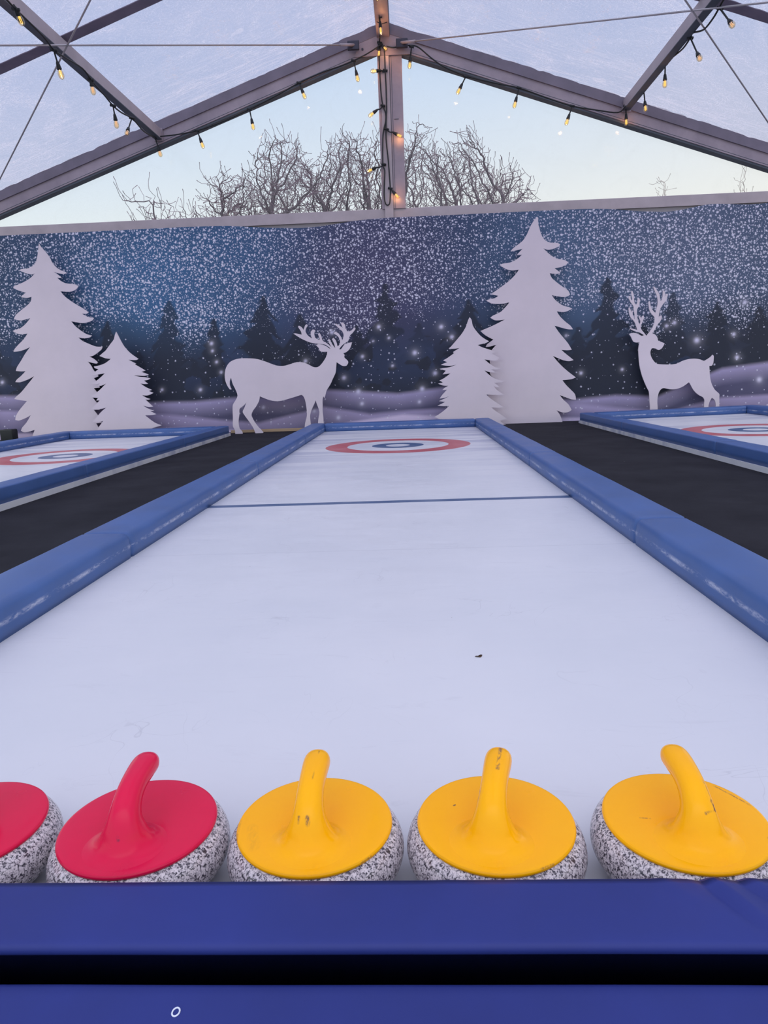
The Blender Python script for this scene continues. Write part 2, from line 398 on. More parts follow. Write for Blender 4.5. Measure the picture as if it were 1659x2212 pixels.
rafter(1, 'grey gable rafter sloping down above the deer looking backwards')

# straps seen through the roof at the nearer frame
for side, lab in ((-1, 'dark ragged-edged strap crossing the roof sheet on the side of the red stones'), (1, 'dark ragged-edged strap crossing the roof corner near the unlit bulb')):
    xe = XL if side < 0 else XR; Y0 = 9.93 if side < 0 else 9.85; v = []; f = []; k = 110
    for i in range(k+1):
        X = AX+side*0.1+(xe-AX-side*0.1)*i/k
        a = 0.02*noise.noise(Vector((X*3, 1, side)))+0.012*noise.noise(Vector((X*9, 2, side)))
        for (dy, dz) in ((-0.10-a, -0.012), (0.10+a*0.3, -0.012), (0.10+a*0.3, -0.022), (-0.10-a, -0.022)): v.append((X-AX, dy, roof_z(X)-RIDGE+dz-0.01))
    for i in range(k):
        for q in range(4): f.append((i*4+q, i*4+(q+1) % 4, i*4+4+(q+1) % 4, i*4+4+q))
    f.append((3, 2, 1, 0)); f.append(tuple(k*4+q for q in range(4)))
    o = MB().add(v, f).build('roof_strap', M_STRAP, label=lab, cat='strap', group='roof straps'); o.location = (AX, Y0, RIDGE)

# purlins and ridge beam
for X, side, lab in ((-4.29, -1, 'grey roof purlin with hanging bulbs on the side of the red stones'), (3.86, 1, 'grey roof purlin with hanging bulbs on the side of the deer looking backwards')):
    o = empty('roof_purlin', (X, YG-0.1, roof_z(X)-0.10), label=lab, cat='purlin', group='roof purlins')
    if side < 0:     # this purlin runs slightly outwards towards the viewer
        p0 = at(343, 290, YG-0.1); d_ = ray(20, 1); t_ = (RIDGE-0.14-CH-SL*AX)/(d_[2]-SL*d_[0]); p1 = Vector(EYE+d_*t_)
        o.location = p0; dr = (p1-p0).normalized()
        o.rotation_euler = (math.asin(-dr.z), 0, math.atan2(dr.x, -dr.y))
    mb = MB(); L = 16.0
    mb.box((-0.055, -L, -0.09), (0.055, 0, 0.08)); p = mb.build('purlin_profile', M_ALUW, o, bevel=0.004)
    MB().box((-0.058, -L, -0.100), (0.058, 0, -0.088)).build('underside_shade_strip', M_ALUD, o)  # dark strip that paints the purlin's shaded underside
    MB().box((-0.08, -0.03, -0.12), (0.08, 0.0, 0.09)).build('end_bracket', M_ALU, o)
o = empty('ridge_beam', (AX-0.02, YG-0.1, RIDGE), label='grey ridge beam running overhead towards the gable peak', cat='beam')
MB().box((-0.11, -16, -0.24), (0.11, 0, -0.02)).build('ridge_profile', M_ALU, o, bevel=0.006)
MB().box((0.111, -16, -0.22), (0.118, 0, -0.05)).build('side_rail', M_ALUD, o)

# gable post
xa, xb = -0.385, 0.038
o = empty('gable_post', ((xa+xb)/2, YG, 3.66), label='upright aluminium post from the crossbeam to the gable peak, bulbs looped on it', cat='post')
cx = (xa+xb)/2; zt = 6.50-3.66
MB().box((xa-cx, -0.085, 0.16), (xb-cx, 0.06, zt)).build('post_profile', M_ALU, o, bevel=0.006)
MB().box((xa-cx+0.05, -0.115, 0.0), (xa-cx+0.20, -0.084, zt)).build('front_channel', M_ALUW, o, bevel=0.004)
for dx in (0.205, 0.235): MB().box((xa-cx+dx, -0.088, 0.17), (xa-cx+dx+0.008, -0.08, zt)).build('slot', M_ALUD, o)
for dz, w in ((1.62, 0.08), (0.0, 0.0)):
    if w: MB().box((0.05, -0.092, dz), (0.05+w, -0.084, dz+0.006)).build('cable_tie', M_BLACK, o)
# gusset plate at the peak
o = MB().add([(-0.50, 0, -0.47), (0.46, 0, -0.47), (0.34, 0, -0.16), (0, 0, -0.02), (-0.38, 0, -0.16), (-0.50, 0.02, -0.47), (0.46, 0.02, -0.47), (0.34, 0.02, -0.16), (0, 0.02, -0.02), (-0.38, 0.02, -0.16)],
     [(0,1,2,3,4),(9,8,7,6,5),(0,5,6,1),(1,6,7,2),(2,7,8,3),(3,8,9,4),(4,9,5,0)]).build('gusset_plate', M_ALU, label='grey steel plate joining the two gable rafters at the peak', cat='plate'); o.location = (AX-0.02, YG-0.125, RIDGE-0.05)
for bx, bz in ((-0.36, -0.36), (0.32, -0.36), (-0.12, -0.36)):
    MB().lathe([(0.018, 0), (0.018, 0.012)], 12, Matrix.Translation((bx, 0, bz))@Matrix.Rotation(math.pi/2, 4, 'X')).build('bolt', M_HOOK, o)

# bracing wires
def wire(name, a, b, label, hook_a=False, r=0.011):
    a, b = Vector(a), Vector(b)
    o = empty(name, a, label=label, cat='wire', group='roof bracing wires')
    MB().tube([Vector((0, 0, 0)), (b-a)*0.5, b-a], r, 8).build('wire_rope', M_CABLE, o, smooth=True)
    if hook_a:
        d = (b-a).normalized()
        MB().tube([d*-0.04, d*0.30], 0.022, 10).build('turnbuckle', M_ALUW, o, smooth=True)
        MB().box((-0.10, -0.005, -0.07), (0.10, 0.05, 0.07)).build('anchor_bracket', M_HOOK, o, bevel=0.01)
    return o
def along(p, q, s): p, q = Vector(p), Vector(q); return p+(q-p)*s
pa, pb = at(763, 97, 12.95), Vector((-4.79, 9.04, 4.95)); pb = atX(0, 98, -4.79)
wire('bracing_wire', pa, along(pa, pb, 1.9), 'thin wire from the gable peak out over the side of the red stones', True)
pa, pb = at(868, 92, 12.95), atX(1659, 5, 4.30)
wire('bracing_wire', pa, along(pa, pb, 1.8), 'thin wire from the gable peak out over the deer looking backwards', True)
pa, pb = at(-2, 390, 12.0), atX(195, 0, -3.62)
wire('bracing_wire', along(pa, pb, -0.35), along(pa, pb, 2.0), 'steep thin wire crossing the purlin near the ragged strap, side of the red stones')
pa, pb = at(1661, 267, 11.85), atX(1480, 0, 3.50)
wire('bracing_wire', along(pa, pb, -0.5), along(pa, pb, 2.0), 'steep thin wire crossing the purlin near the unlit bulb')

# tent corner leg and black ballast weight
MB().box((-8.14, 12.98, -0.05), (-7.955, 13.15, 4.1)).build('corner_post', M_ALUW, bevel=0.008, label='pale tent post at the far corner beside the backdrop edge', cat='post')
bm = bmesh.new(); bmesh.ops.create_cube(bm, size=1)
me = bpy.data.meshes.new('ballast_weight'); bm.to_mesh(me); bm.free()
o = link('ballast_weight', me, M_BLACK, label='black rounded ballast weight on the carpet at the far tent corner', cat='weight')
pw = at(20, 942, 12.75); o.location = (pw.x, 12.75, 0.06); o.scale = (0.24, 0.2, 0.22)
md = o.modifiers.new('bevel', 'BEVEL'); md.width = 0.09; md.segments = 5

# ------------------------------------------------------------------ printed snow backdrop
BX0, BX1, BZ0, BZ1, BY = -7.93, 7.45, -0.05, 3.70, 13.06
def backdrop():
    st = 0.02; nx = int((BX1-BX0)/st); nzz = int((BZ1-BZ0)/st)
    xs = np.linspace(BX0, BX1, nx+1); zs = np.linspace(0, 1, nzz+1)
    X, S = np.meshgrid(xs, zs)
    def g(x, c, w): return np.exp(-((x-c)/w)**2)
    top = 3.662-0.10*g(X, -1.75, 0.75)-0.035*g(X, -2.6, 0.5)-0.11*g(X, 4.55, 0.75)-0.05*g(X, 6.1, 0.5)+0.02*g(X, 5.3, 0.3)
    Z = BZ0+(top-BZ0)*S
    rs = np.random.default_rng(5)
    def vn(x, y, sc, seed):       # smooth value noise
        r = np.random.default_rng(seed).random((64, 64)); x = x*sc+31; y = y*sc+17
        xi, yi = np.floor(x).astype(int), np.floor(y).astype(int); fx, fy = x-xi, y-yi
        fx = fx*fx*(3-2*fx); fy = fy*fy*(3-2*fy); h = lambda i, j: r[i % 64, j % 64]
        return (h(xi, yi)*(1-fx)+h(xi+1, yi)*fx)*(1-fy)+(h(xi, yi+1)*(1-fx)+h(xi+1, yi+1)*fx)*fy
    def fbm(x, y, sc, seed, o=4): return sum(vn(x, y, sc*2**k, seed+k)/2**k for k in range(o))/sum(1/2**k for k in range(o))
    wob = 0.035*(fbm(X, Z*0.5, 0.7, 1)-0.5)+0.012*(fbm(X*2, Z, 1.5, 3)-0.5)
    Y = BY+wob-0.02*g(X, 4.4, 0.5)*np.clip(S*3-2, 0, 1)*np.sin(X*9)
    pts = np.stack([X, np.full_like(X, BY), Z], -1).reshape(-1, 3)
    u, v = project(pts); u = u.reshape(X.shape); v = v.reshape(X.shape)
    v = v+0.035*(u-860)            # level the design in its own frame: v as if read at the middle
    L = lambda c: np.array(lin(c))
    base = np.zeros(X.shape+(3,)); 
    # colour fields
    c_navy, c_blue, c_pur, c_slate, c_dark = L((44, 62, 100)), L((54, 90, 140)), L((62, 62, 102)), L((76, 88, 124)), L((38, 42, 64))
    base[:] = c_navy
    def blend(mask, col):
        m = np.clip(mask, 0, 1)[..., None]; base[:] = base*(1-m)+col*m
    q = fbm(X, Z, 0.6, 21)
    blend(g(u, 330, 210)*g(v, 600, 190)*(0.6+0.8*q), c_blue)
    blend(g(u, 540, 130)*g(v, 540, 120)*0.8*(0.6+0.8*q), c_blue)
    blend(g(u, 800, 190)*g(v, 640, 260)*1.1, c_pur)
    blend(g(u, 1230, 150)*g(v, 560, 170)*(0.6+0.8*q), L((64, 90, 134)))
    blend(g(u, 1480, 260)*g(v, 560, 190)*(0.75+0.6*q), c_slate)
    blend(np.clip((30-u)/140, 0, 0.7), L((34, 46, 76)))
    # misty darkening towards the wood line
    ymid = 712+22*(fbm(X, Z, 0.5, 31)-0.5)*4
    blend(np.clip((v-ymid+40)/100, 0, 1)*0.93, c_dark)
    tree = np.zeros(X.shape)
    firs = [(-20, 655, 880, 70), (120, 700, 870, 90), (232, 672, 880, 62), (365, 632, 885, 80), (300, 740, 880, 55), (462, 675, 880, 62), (420, 760, 880, 50), (568, 628, 880, 88), (648, 672, 880, 66), (720, 720, 870, 60),
            (832, 612, 865, 84), (770, 700, 860, 60), (905, 700, 860, 66), (1012, 652, 860, 88), (1090, 690, 870, 70), (1250, 720, 880, 55), (1312, 616, 885, 88), (1390, 720, 885, 60), (1455, 652, 885, 66), (1550, 676, 885, 80), (1640, 690, 885, 80), (1740, 640, 885, 90), (1850, 690, 885, 90)]
    for i, (cx, tp, bt, hw) in enumerate(firs):
        tt = np.clip((v-tp)/(bt-tp), 0, 1); ph = i*0.37
        saw = (tt*7+ph+0.25*np.sin((u-cx)*0.11+i)) % 1.0
        w = hw*(tt**0.85)*(0.42+0.62*saw)+3
        w = w*(0.35+1.35*fbm(X+9*np.sign(u-cx), Z*1.3, 3.6, 40+i, 3)); 
        ins = np.clip((w-np.abs(u-cx))/5+0.5, 0, 1)*((v > tp) & (v < bt+30))
        tree = np.maximum(tree, ins*(0.9 if i % 3 else 0.75))
    blend(tree*0.93, L((33, 38, 58)))
    blend((fbm(X, Z, 1.1, 77) > 0.56)*0.35*np.clip((v-700)/60, 0, 1)*np.clip((860-v)/60, 0, 1), L((52, 66, 112)))
    # snow hills
    def crest(pts_): a = np.array(pts_, float); return np.interp(u, a[:, 0], a[:, 1])
    h1 = crest([(-60, 818), (60, 824), (250, 846), (420, 848), (520, 842), (620, 846), (700, 832), (860, 846), (960, 836), (1080, 850), (1240, 872), (1330, 866), (1420, 872), (1500, 838), (1560, 816), (1659, 806), (1900, 800)])
    n1 = fbm(X, Z*3, 0.9, 61)
    def hill(h, soft, depth, colt, colb, k=1.0):
        d = v-h; m = np.clip(d/soft, 0, 1)*k
        f_ = np.clip(d/depth, 0, 1)[..., None]; col = L(colt)*(1-f_)+L(colb)*f_
        base[:] = base*(1-m[..., None])+col*m[..., None]
    hill(h1, 9, 42, (162, 152, 194), (76, 74, 112), 0.95)
    h2 = crest([(-60, 850), (150, 862), (330, 872), (560, 900), (700, 868), (800, 888), (900, 884), (1020, 880), (1200, 878), (1330, 892), (1450, 905), (1560, 880), (1900, 870)])+6*(n1-0.5)
    hill(h2, 8, 46, (168, 156, 198), (102, 96, 136), 0.8)
    h3 = crest([(-60, 905), (400, 905), (640, 925), (760, 905), (870, 893), (1000, 903), (1300, 915), (1500, 925), (1900, 905)])
    hill(h3, 6, 30, (205, 190, 224), (184, 172, 208), 0.9)
    # soft glowing flakes
    fl = [(457, 742, 8), (459, 758, 6), (468, 782, 6), (478, 804, 6), (350, 842, 6), (433, 842, 7), (818, 706, 8), (743, 816, 9), (783, 770, 7), (896, 762, 10), (848, 790, 5), (940, 806, 9), (912, 840, 10), (774, 846, 10), (782, 872, 8), (906, 868, 7), (953, 706, 9), (976, 728, 9), (731, 902, 8), (679, 888, 7), (717, 718, 8),
          (660, 780, 8), (1255, 806, 7), (1344, 798, 6), (1457, 697, 8), (1440, 704, 7), (1585, 722, 8), (1609, 653, 9), (1592, 772, 9), (1640, 820, 12), (1505, 735, 12), (806, 737, 4), (840, 730, 5), (5, 826, 7), (540, 872, 7), (569, 880, 7), (1223, 725, 6)]
    for (fx, fy, fr) in fl:
        fy = fy+0.035*(fx-860)
        d2 = (u-fx)**2+(v-fy)**2
        blend(0.95*np.exp(-d2/(0.20*fr*fr))+0.16*np.exp(-d2/(1.6*fr*fr)), L((190, 186, 215)))
    dens = np.clip((742-v+100*(fbm(X, Z, 0.9, 91)-0.5)*2)/60, 0, 1)*(0.8+0.4*fbm(X, Z, 1.6, 95))
    dens = np.clip(dens*(1-0.62*tree), 0, 1)
    dens = dens*np.clip(0.80+g(u, 330, 260)*0.25+g(u, 1450, 220)*0.25+0.15*g(u, 850, 160), 0, 1)
    lum = base.mean(-1, keepdims=True); fb_ = 0.88+0.14*np.clip(lum*4-0.3, 0, 1); base[..., 2:3] *= fb_
    me = bpy.data.meshes.new('snow_backdrop')
    nv = X.size; me.vertices.add(nv)
    co = np.stack([X, Y, Z], -1).reshape(-1)
    me.vertices.foreach_set('co', co.astype(np.float32))
    idx = np.arange(nv).reshape(X.shape)
    q = np.stack([idx[:-1, :-1], idx[:-1, 1:], idx[1:, 1:], idx[1:, :-1]], -1).reshape(-1, 4)
    me.loops.add(q.size); me.loops.foreach_set('vertex_index', q.reshape(-1).astype(np.int32))
    me.polygons.add(len(q)); me.polygons.foreach_set('loop_start', (np.arange(len(q))*4).astype(np.int32)); me.polygons.foreach_set('loop_total', np.full(len(q), 4, np.int32))
    me.update(); me.validate()
    a = me.attributes.new('print', 'FLOAT_COLOR', 'POINT')
    a.data.foreach_set('color', np.concatenate([np.clip(base*np.array([1.02, 1.03, 0.93])/0.76, 0, 0.9), dens[..., None]], -1).reshape(-1).astype(np.float32))
    m = mat('printed_banner', (0.1, 0.1, 0.2), 0.6, 0.3); t, b = bsdf(m)
    at_ = N(t, 'ShaderNodeAttribute', attribute_name='print'); oc = obj_coord(t)
    c = at_.outputs['Color']; den = at_.outputs['Alpha']
    warp = nz(t, 22, 3, 0.6, oc)
    wv = N(t, 'ShaderNodeVectorMath', operation='SCALE'); wv.inputs['Scale'].default_value = 0.024; t.links.new(warp.outputs['Color'], wv.inputs[0])
    av = N(t, 'ShaderNodeVectorMath', operation='ADD'); t.links.new(oc, av.inputs[0]); t.links.new(wv.outputs[0], av.inputs[1])
    sx = N(t, 'ShaderNodeSeparateXYZ'); t.links.new(av.outputs[0], sx.inputs[0]); flat = N(t, 'ShaderNodeCombineXYZ'); t.links.new(sx.outputs['X'], flat.inputs[0]); t.links.new(sx.outputs['Z'], flat.inputs[1])
    for (scl, rad, lo, amt, always) in ((23.0, 0.40, 0.05, 0.75, 0.0), (16.0, 0.38, 0.05, 1.0, 0.0), (10.0, 0.27, 0.05, 1.0, 0.0), (9.0, 0.17, 0.0, 0.75, 0.55), (5.0, 0.10, 0.0, 0.8, 0.5)):
        vo = N(t, 'ShaderNodeTexVoronoi', voronoi_dimensions='2D'); vo.inputs['Scale'].default_value = scl; t.links.new(flat.outputs[0], vo.inputs['Vector'])
        sr = N(t, 'ShaderNodeSeparateColor'); t.links.new(vo.outputs['Color'], sr.inputs[0])
        r_ = math_(t, 'MULTIPLY', math_(t, 'ADD', math_(t, 'POWER', sr.outputs[0], 1.6), 0.25), rad)
        if always == 0.0: r_ = math_(t, 'MULTIPLY', r_, den)
        k = math_(t, 'SUBTRACT', 1.0, math_(t, 'DIVIDE', vo.outputs['Distance'], math_(t, 'MAXIMUM', r_, 0.001)), clamp=True)
        k = math_(t, 'POWER', k, 1.25)
        if always: k = math_(t, 'MULTIPLY', k, math_(t, 'GREATER_THAN', sr.outputs[1], always))
        else: k = math_(t, 'MULTIPLY', k, math_(t, 'LESS_THAN', sr.outputs[1], math_(t, 'MULTIPLY', den, 1.05)))
        k = math_(t, 'MULTIPLY', k, amt*1.5, clamp=True)
        c = mixc(t, k, c, (0.76, 0.75, 0.90))
    t.links.new(c, b.inputs['Base Color'])
    link('snow_backdrop', me, m, label='wide banner printed with a snowy night forest, hung behind the white cutouts', cat='backdrop')
backdrop()

# ------------------------------------------------------------------ white plywood cutouts
def outline(raw, ox, oy, sc):
    pts = [Vector((ox+x/sc, oy+y/sc)) for x, y in raw]
    n = len(pts); out = []
    def tang(i):
        a, b_, c_ = pts[i-1], pts[i], pts[(i+1) % n]
        d1, d2 = b_-a, c_-b_
        if d1.length < 1e-6 or d2.length < 1e-6: return Vector((0, 0))
        if d1.angle(d2) > math.radians(62): return Vector((0, 0))
        L_ = min(d1.length, d2.length)
        return (d1.normalized()+d2.normalized()).normalized()*L_
    for i in range(n):
        p1, p2 = pts[i], pts[(i+1) % n]; t1, t2 = tang(i), tang((i+1) % n)
        for k in range(3):
            s = k/3
            if k and t1.length == 0 and t2.length == 0: out.append(p1.lerp(p2, s)); continue
            h00, h10, h01, h11 = 2*s**3-3*s*s+1, s**3-2*s*s+s, -2*s**3+3*s*s, s**3-s*s
            out.append(p1*h00+t1*h10+p2*h01+t2*h11)
    return out
def cutout(name, raw, ox, oy, sc, Y, label, cat, base=-0.05, th=0.018):
    pts = [at(p.x, p.y, Y) for p in outline(raw, ox, oy, sc)]
    P2 = []
    for p in pts:
        q = (p.x, max(p.z, base))
        if not P2 or (abs(q[0]-P2[-1][0])+abs(q[1]-P2[-1][1])) > 0.002: P2.append(q)
    cx = sum(p[0] for p in P2)/len(P2); n = len(P2)
    v3 = [Vector((x-cx, 0, z-base)) for x, z in P2]
    tris = tessellate_polygon([v3])
    verts = [tuple(v) for v in v3]+[(v.x, th, v.z) for v in v3]
    area = sum(P2[i][0]*P2[(i+1) % n][1]-P2[(i+1) % n][0]*P2[i][1] for i in range(n))
    f = []
    for a, b_, c_ in tris:
        A, B, C_ = v3[a], v3[b_], v3[c_]
        ny = (B-A).cross(C_-A).y
        if ny > 0: a, c_ = c_, a
        f.append((a, b_, c_)); f.append((c_+n, b_+n, a+n))
    for i in range(n):
        j = (i+1) % n; f.append((i, j, j+n, i+n) if area < 0 else (j, i, i+n, j+n))
    o = empty(name, (cx, Y, base), label=label, cat=cat)
    MB().add(verts, f).build('panel', M_WHITE, o)
    w = max(p[0] for p in P2)-min(p[0] for p in P2)
    # back brace that holds it upright
    xs = [p[0]-cx for p in P2 if p[1] < base+0.12]
    xm = (min(xs)+max(xs))/2 if 'tree' in name else min(xs)+0.05
    oriented = MB(); oriented_box(oriented, (xm, th+0.02, 0.03), (xm, th+0.02, 0.45), 0.05, 0.03, up=(0, 1, 0)); oriented.build('back_brace', M_WOOD, o)
    return o
BIG_L = [(330,258),(345,285),(385,330),(420,375),(445,425),(480,465),(520,490),(565,505),(560,518),(530,520),(490,512),(458,502),(485,520),(522,548),(515,556),(488,552),(510,575),(560,600),(605,605),(640,610),(668,625),(650,650),(610,670),(560,672),(515,668),(540,700),(580,735),(640,775),(700,810),(755,848),(740,860),(700,860),(745,885),(800,895),(790,915),(750,932),(700,940),(650,932),(608,925),(640,965),(690,1005),(740,1035),(783,1045),(770,1060),(720,1070),(668,1062),(700,1090),(760,1118),(820,1140),(875,1140),(865,1165),(830,1195),(790,1220),(762,1225),(800,1245),(835,1275),(825,1285),(790,1280),(748,1268),(775,1300),(800,1345),(830,1370),(838,1395),(800,1410),(840,1460),(850,1490),(800,1495),(840,1550),(835,1580),(790,1575),(840,1640),(850,1680),(800,1680),(845,1740),(870,1790),(820,1795),(850,1850),(880,1920),(880,2010),(240,2010),(262,1940),(280,1895),(296,1850),(250,1865),(205,1872),(178,1858),(190,1830),(225,1790),(262,1725),(220,1750),(160,1772),(130,1765),(135,1735),(160,1690),(200,1640),(230,1605),(190,1600),(122,1588),(135,1570),(180,1530),(230,1470),(292,1392),(240,1420),(170,1445),(130,1443),(145,1420),(180,1390),(218,1350),(180,1352),(135,1348),(145,1315),(180,1260),(215,1200),(258,1142),(220,1162),(165,1180),(115,1185),(125,1160),(160,1120),(200,1080),(235,1028),(195,1035),(150,1030),(108,1008),(125,998),(170,985),(215,950),(258,898),(220,908),(170,918),(118,905),(135,870),(180,830),(230,790),(262,755),(268,715),(230,725),(178,718),(190,705),(220,680),(190,672),(150,658),(112,640),(125,622),(170,605),(220,580),(265,550),(298,515),(270,525),(225,515),(185,500),(163,488),(185,478),(230,475),(275,455),(305,420),(318,370),(326,310)]
SMALL_L = [(990,1013),(1005,1040),(1030,1090),(1060,1140),(1110,1195),(1180,1245),(1165,1254),(1130,1255),(1095,1252),(1125,1268),(1160,1285),(1150,1292),(1190,1315),(1240,1345),(1205,1357),(1240,1368),(1268,1380),(1235,1390),(1180,1388),(1140,1385),(1190,1398),(1240,1402),(1283,1412),(1260,1425),(1228,1430),(1262,1458),(1230,1460),(1198,1455),(1240,1485),(1295,1510),(1270,1520),(1308,1535),(1280,1550),(1250,1558),(1212,1555),(1245,1575),(1282,1588),(1265,1594),(1240,1592),(1270,1620),(1305,1652),(1270,1655),(1222,1645),(1260,1668),(1315,1688),(1280,1690),(1332,1718),(1290,1725),(1238,1727),(1290,1770),(1330,1795),(1378,1812),(1340,1824),(1300,1835),(1290,1990),(830,1990),(835,1840),(855,1810),(880,1775),(830,1785),(785,1785),(810,1760),(860,1700),(905,1662),(860,1672),(800,1678),(775,1675),(800,1650),(850,1600),(820,1600),(840,1575),(800,1572),(765,1560),(800,1550),(850,1510),(905,1455),(860,1475),(830,1472),(850,1455),(820,1460),(770,1455),(810,1440),(850,1410),(895,1368),(840,1378),(780,1388),(800,1365),(840,1332),(810,1325),(800,1310),(850,1300),(900,1280),(945,1245),(900,1240),(848,1220),(870,1200),(900,1175),(940,1120),(970,1080),(980,1040)]
BIG_R = [(1135,122),(1147,135),(1145,180),(1160,240),(1185,310),(1220,350),(1270,368),(1330,370),(1355,385),(1335,405),(1290,425),(1240,435),(1195,420),(1225,450),(1270,490),(1330,520),(1390,530),(1432,552),(1410,575),(1350,600),(1300,608),(1330,630),(1357,652),(1320,662),(1255,655),(1275,700),(1320,740),(1380,785),(1430,820),(1448,858),(1420,875),(1370,880),(1275,862),(1310,910),(1370,955),(1430,975),(1468,988),(1430,1010),(1385,1022),(1322,1015),(1350,1060),(1400,1110),(1450,1150),(1475,1185),(1430,1185),(1370,1170),(1300,1150),(1340,1210),(1390,1270),(1430,1320),(1463,1378),(1420,1382),(1365,1378),(1400,1410),(1450,1450),(1480,1475),(1440,1485),(1380,1475),(1285,1435),(1330,1490),(1390,1550),(1450,1600),(1502,1638),(1460,1655),(1375,1665),(1410,1710),(1460,1760),(1495,1800),(1502,1850),(1460,1845),(1350,1805),(1385,1850),(1430,1890),(1462,1945),(1430,1965),(1380,1970),(1320,1948),(1350,1990),(1375,2060),(1382,2130),(700,2130),(700,2040),(700,1950),(720,1880),(660,1830),(700,1760),(690,1700),(720,1640),(690,1600),(700,1540),(690,1480),(720,1440),(700,1400),(712,1375),(752,1330),(700,1345),(652,1352),(665,1325),(725,1282),(690,1265),(640,1235),(602,1200),(650,1180),(740,1140),(832,1092),(780,1100),(735,1098),(695,1075),(720,1055),(800,1015),(875,930),(830,940),(770,945),(700,938),(655,912),(690,900),(740,890),(770,868),(700,855),(720,840),(790,790),(870,730),(930,670),(965,622),(900,630),(840,615),(785,580),(810,565),(880,555),(950,520),(995,480),(945,485),(960,465),(1000,425),(960,435),(888,452),(900,430),(950,390),(1000,350),(1040,290),(1075,210),(1105,160)]
SMALL_R = [(500,1070),(518,1095),(530,1150),(570,1210),(620,1260),(683,1298),(650,1315),(575,1332),(620,1355),(700,1380),(745,1400),(705,1412),(775,1450),(760,1478),(700,1478),(640,1468),(690,1510),(740,1540),(802,1552),(760,1563),(705,1562),(745,1590),(700,1592),(640,1572),(680,1610),(740,1650),(828,1675),(780,1685),(735,1690),(785,1730),(750,1730),(728,1720),(760,1760),(825,1800),(770,1805),(658,1800),(700,1840),(760,1880),(822,1920),(770,1925),(705,1920),(750,1960),(800,1990),(850,2030),(785,2048),(845,2095),(830,2130),(240,2130),(225,2040),(165,2012),(205,1990),(260,1950),(305,1908),(260,1910),(197,1905),(230,1890),(270,1870),(210,1862),(260,1840),(308,1815),(265,1830),(218,1838),(240,1805),(285,1755),(243,1758),(260,1740),(298,1718),(250,1715),(202,1697),(250,1686),(215,1668),(260,1645),(320,1600),(285,1605),(245,1610),(275,1575),(215,1558),(250,1550),(310,1542),(375,1518),(310,1530),(228,1520),(260,1505),(290,1495),(250,1478),(290,1455),(355,1408),(342,1400),(365,1385),(405,1360),(360,1368),(302,1368),(330,1340),(390,1270),(430,1220),(465,1160),(485,1100)]
DEER_L = [(440,577),(500,580),(550,592),(600,610),(650,628),(700,632),(750,620),(800,605),(850,608),(890,625),(920,640),(950,640),(975,620),(1000,585),(1015,555),(1018,530),(970,528),(955,500),(935,482),(960,475),(1000,485),(1030,505),(1042,508),(1010,482),(980,475),(940,472),(890,462),(830,435),(775,400),(790,398),(835,408),(830,385),(808,352),(815,343),(835,355),(848,375),(860,340),(872,333),(878,340),(865,365),(862,385),(880,415),(910,435),(900,410),(902,385),(915,370),(932,375),(925,400),(932,430),(960,445),(965,440),(952,405),(962,395),(975,415),(985,450),(1010,465),(1040,490),(1050,500),(1030,465),(1025,440),(1035,440),(1050,470),(1075,505),(1070,480),(1052,440),(1062,430),(1080,450),(1092,492),(1105,480),(1110,455),(1095,420),(1065,400),(1075,385),(1100,400),(1120,430),(1125,450),(1135,420),(1130,390),(1105,365),(1072,335),(1080,328),(1110,345),(1130,360),(1115,325),(1125,318),(1145,335),(1150,365),(1165,385),(1190,380),(1212,355),(1222,365),(1200,395),(1180,415),(1170,450),(1135,475),(1115,495),(1103,513),(1117,512),(1140,480),(1165,468),(1195,462),(1190,485),(1175,515),(1150,535),(1132,540),(1142,552),(1140,570),(1165,595),(1168,610),(1155,630),(1130,632),(1105,618),(1085,605),(1082,640),(1078,680),(1060,720),(1040,765),(1015,805),(1005,840),(998,862),(990,850),(985,870),(985,920),(985,960),(990,1000),(992,1035),(1000,1080),(1000,1140),(945,1140),(950,1060),(955,1010),(962,960),(945,910),(935,878),(925,905),(905,950),(895,990),(898,1030),(902,1060),(905,1140),(850,1140),(860,1040),(872,990),(870,940),(860,880),(850,855),(835,840),(800,850),(740,868),(690,882),(640,884),(590,872),(535,850),(530,880),(510,920),(485,955),(475,985),(495,1030),(525,1070),(545,1090),(560,1108),(555,1118),(505,1120),(490,1080),(465,1040),(425,985),(412,960),(425,930),(438,895),(415,920),(390,940),(388,980),(382,1030),(390,1080),(410,1105),(412,1122),(360,1125),(355,1090),(342,1065),(342,1000),(340,950),(342,910),(360,880),(375,845),(360,800),(340,760),(328,715),(320,740),(320,770),(332,800),(320,800),(300,770),(286,730),(284,685),(295,640),(320,605),(360,585),(400,578)]
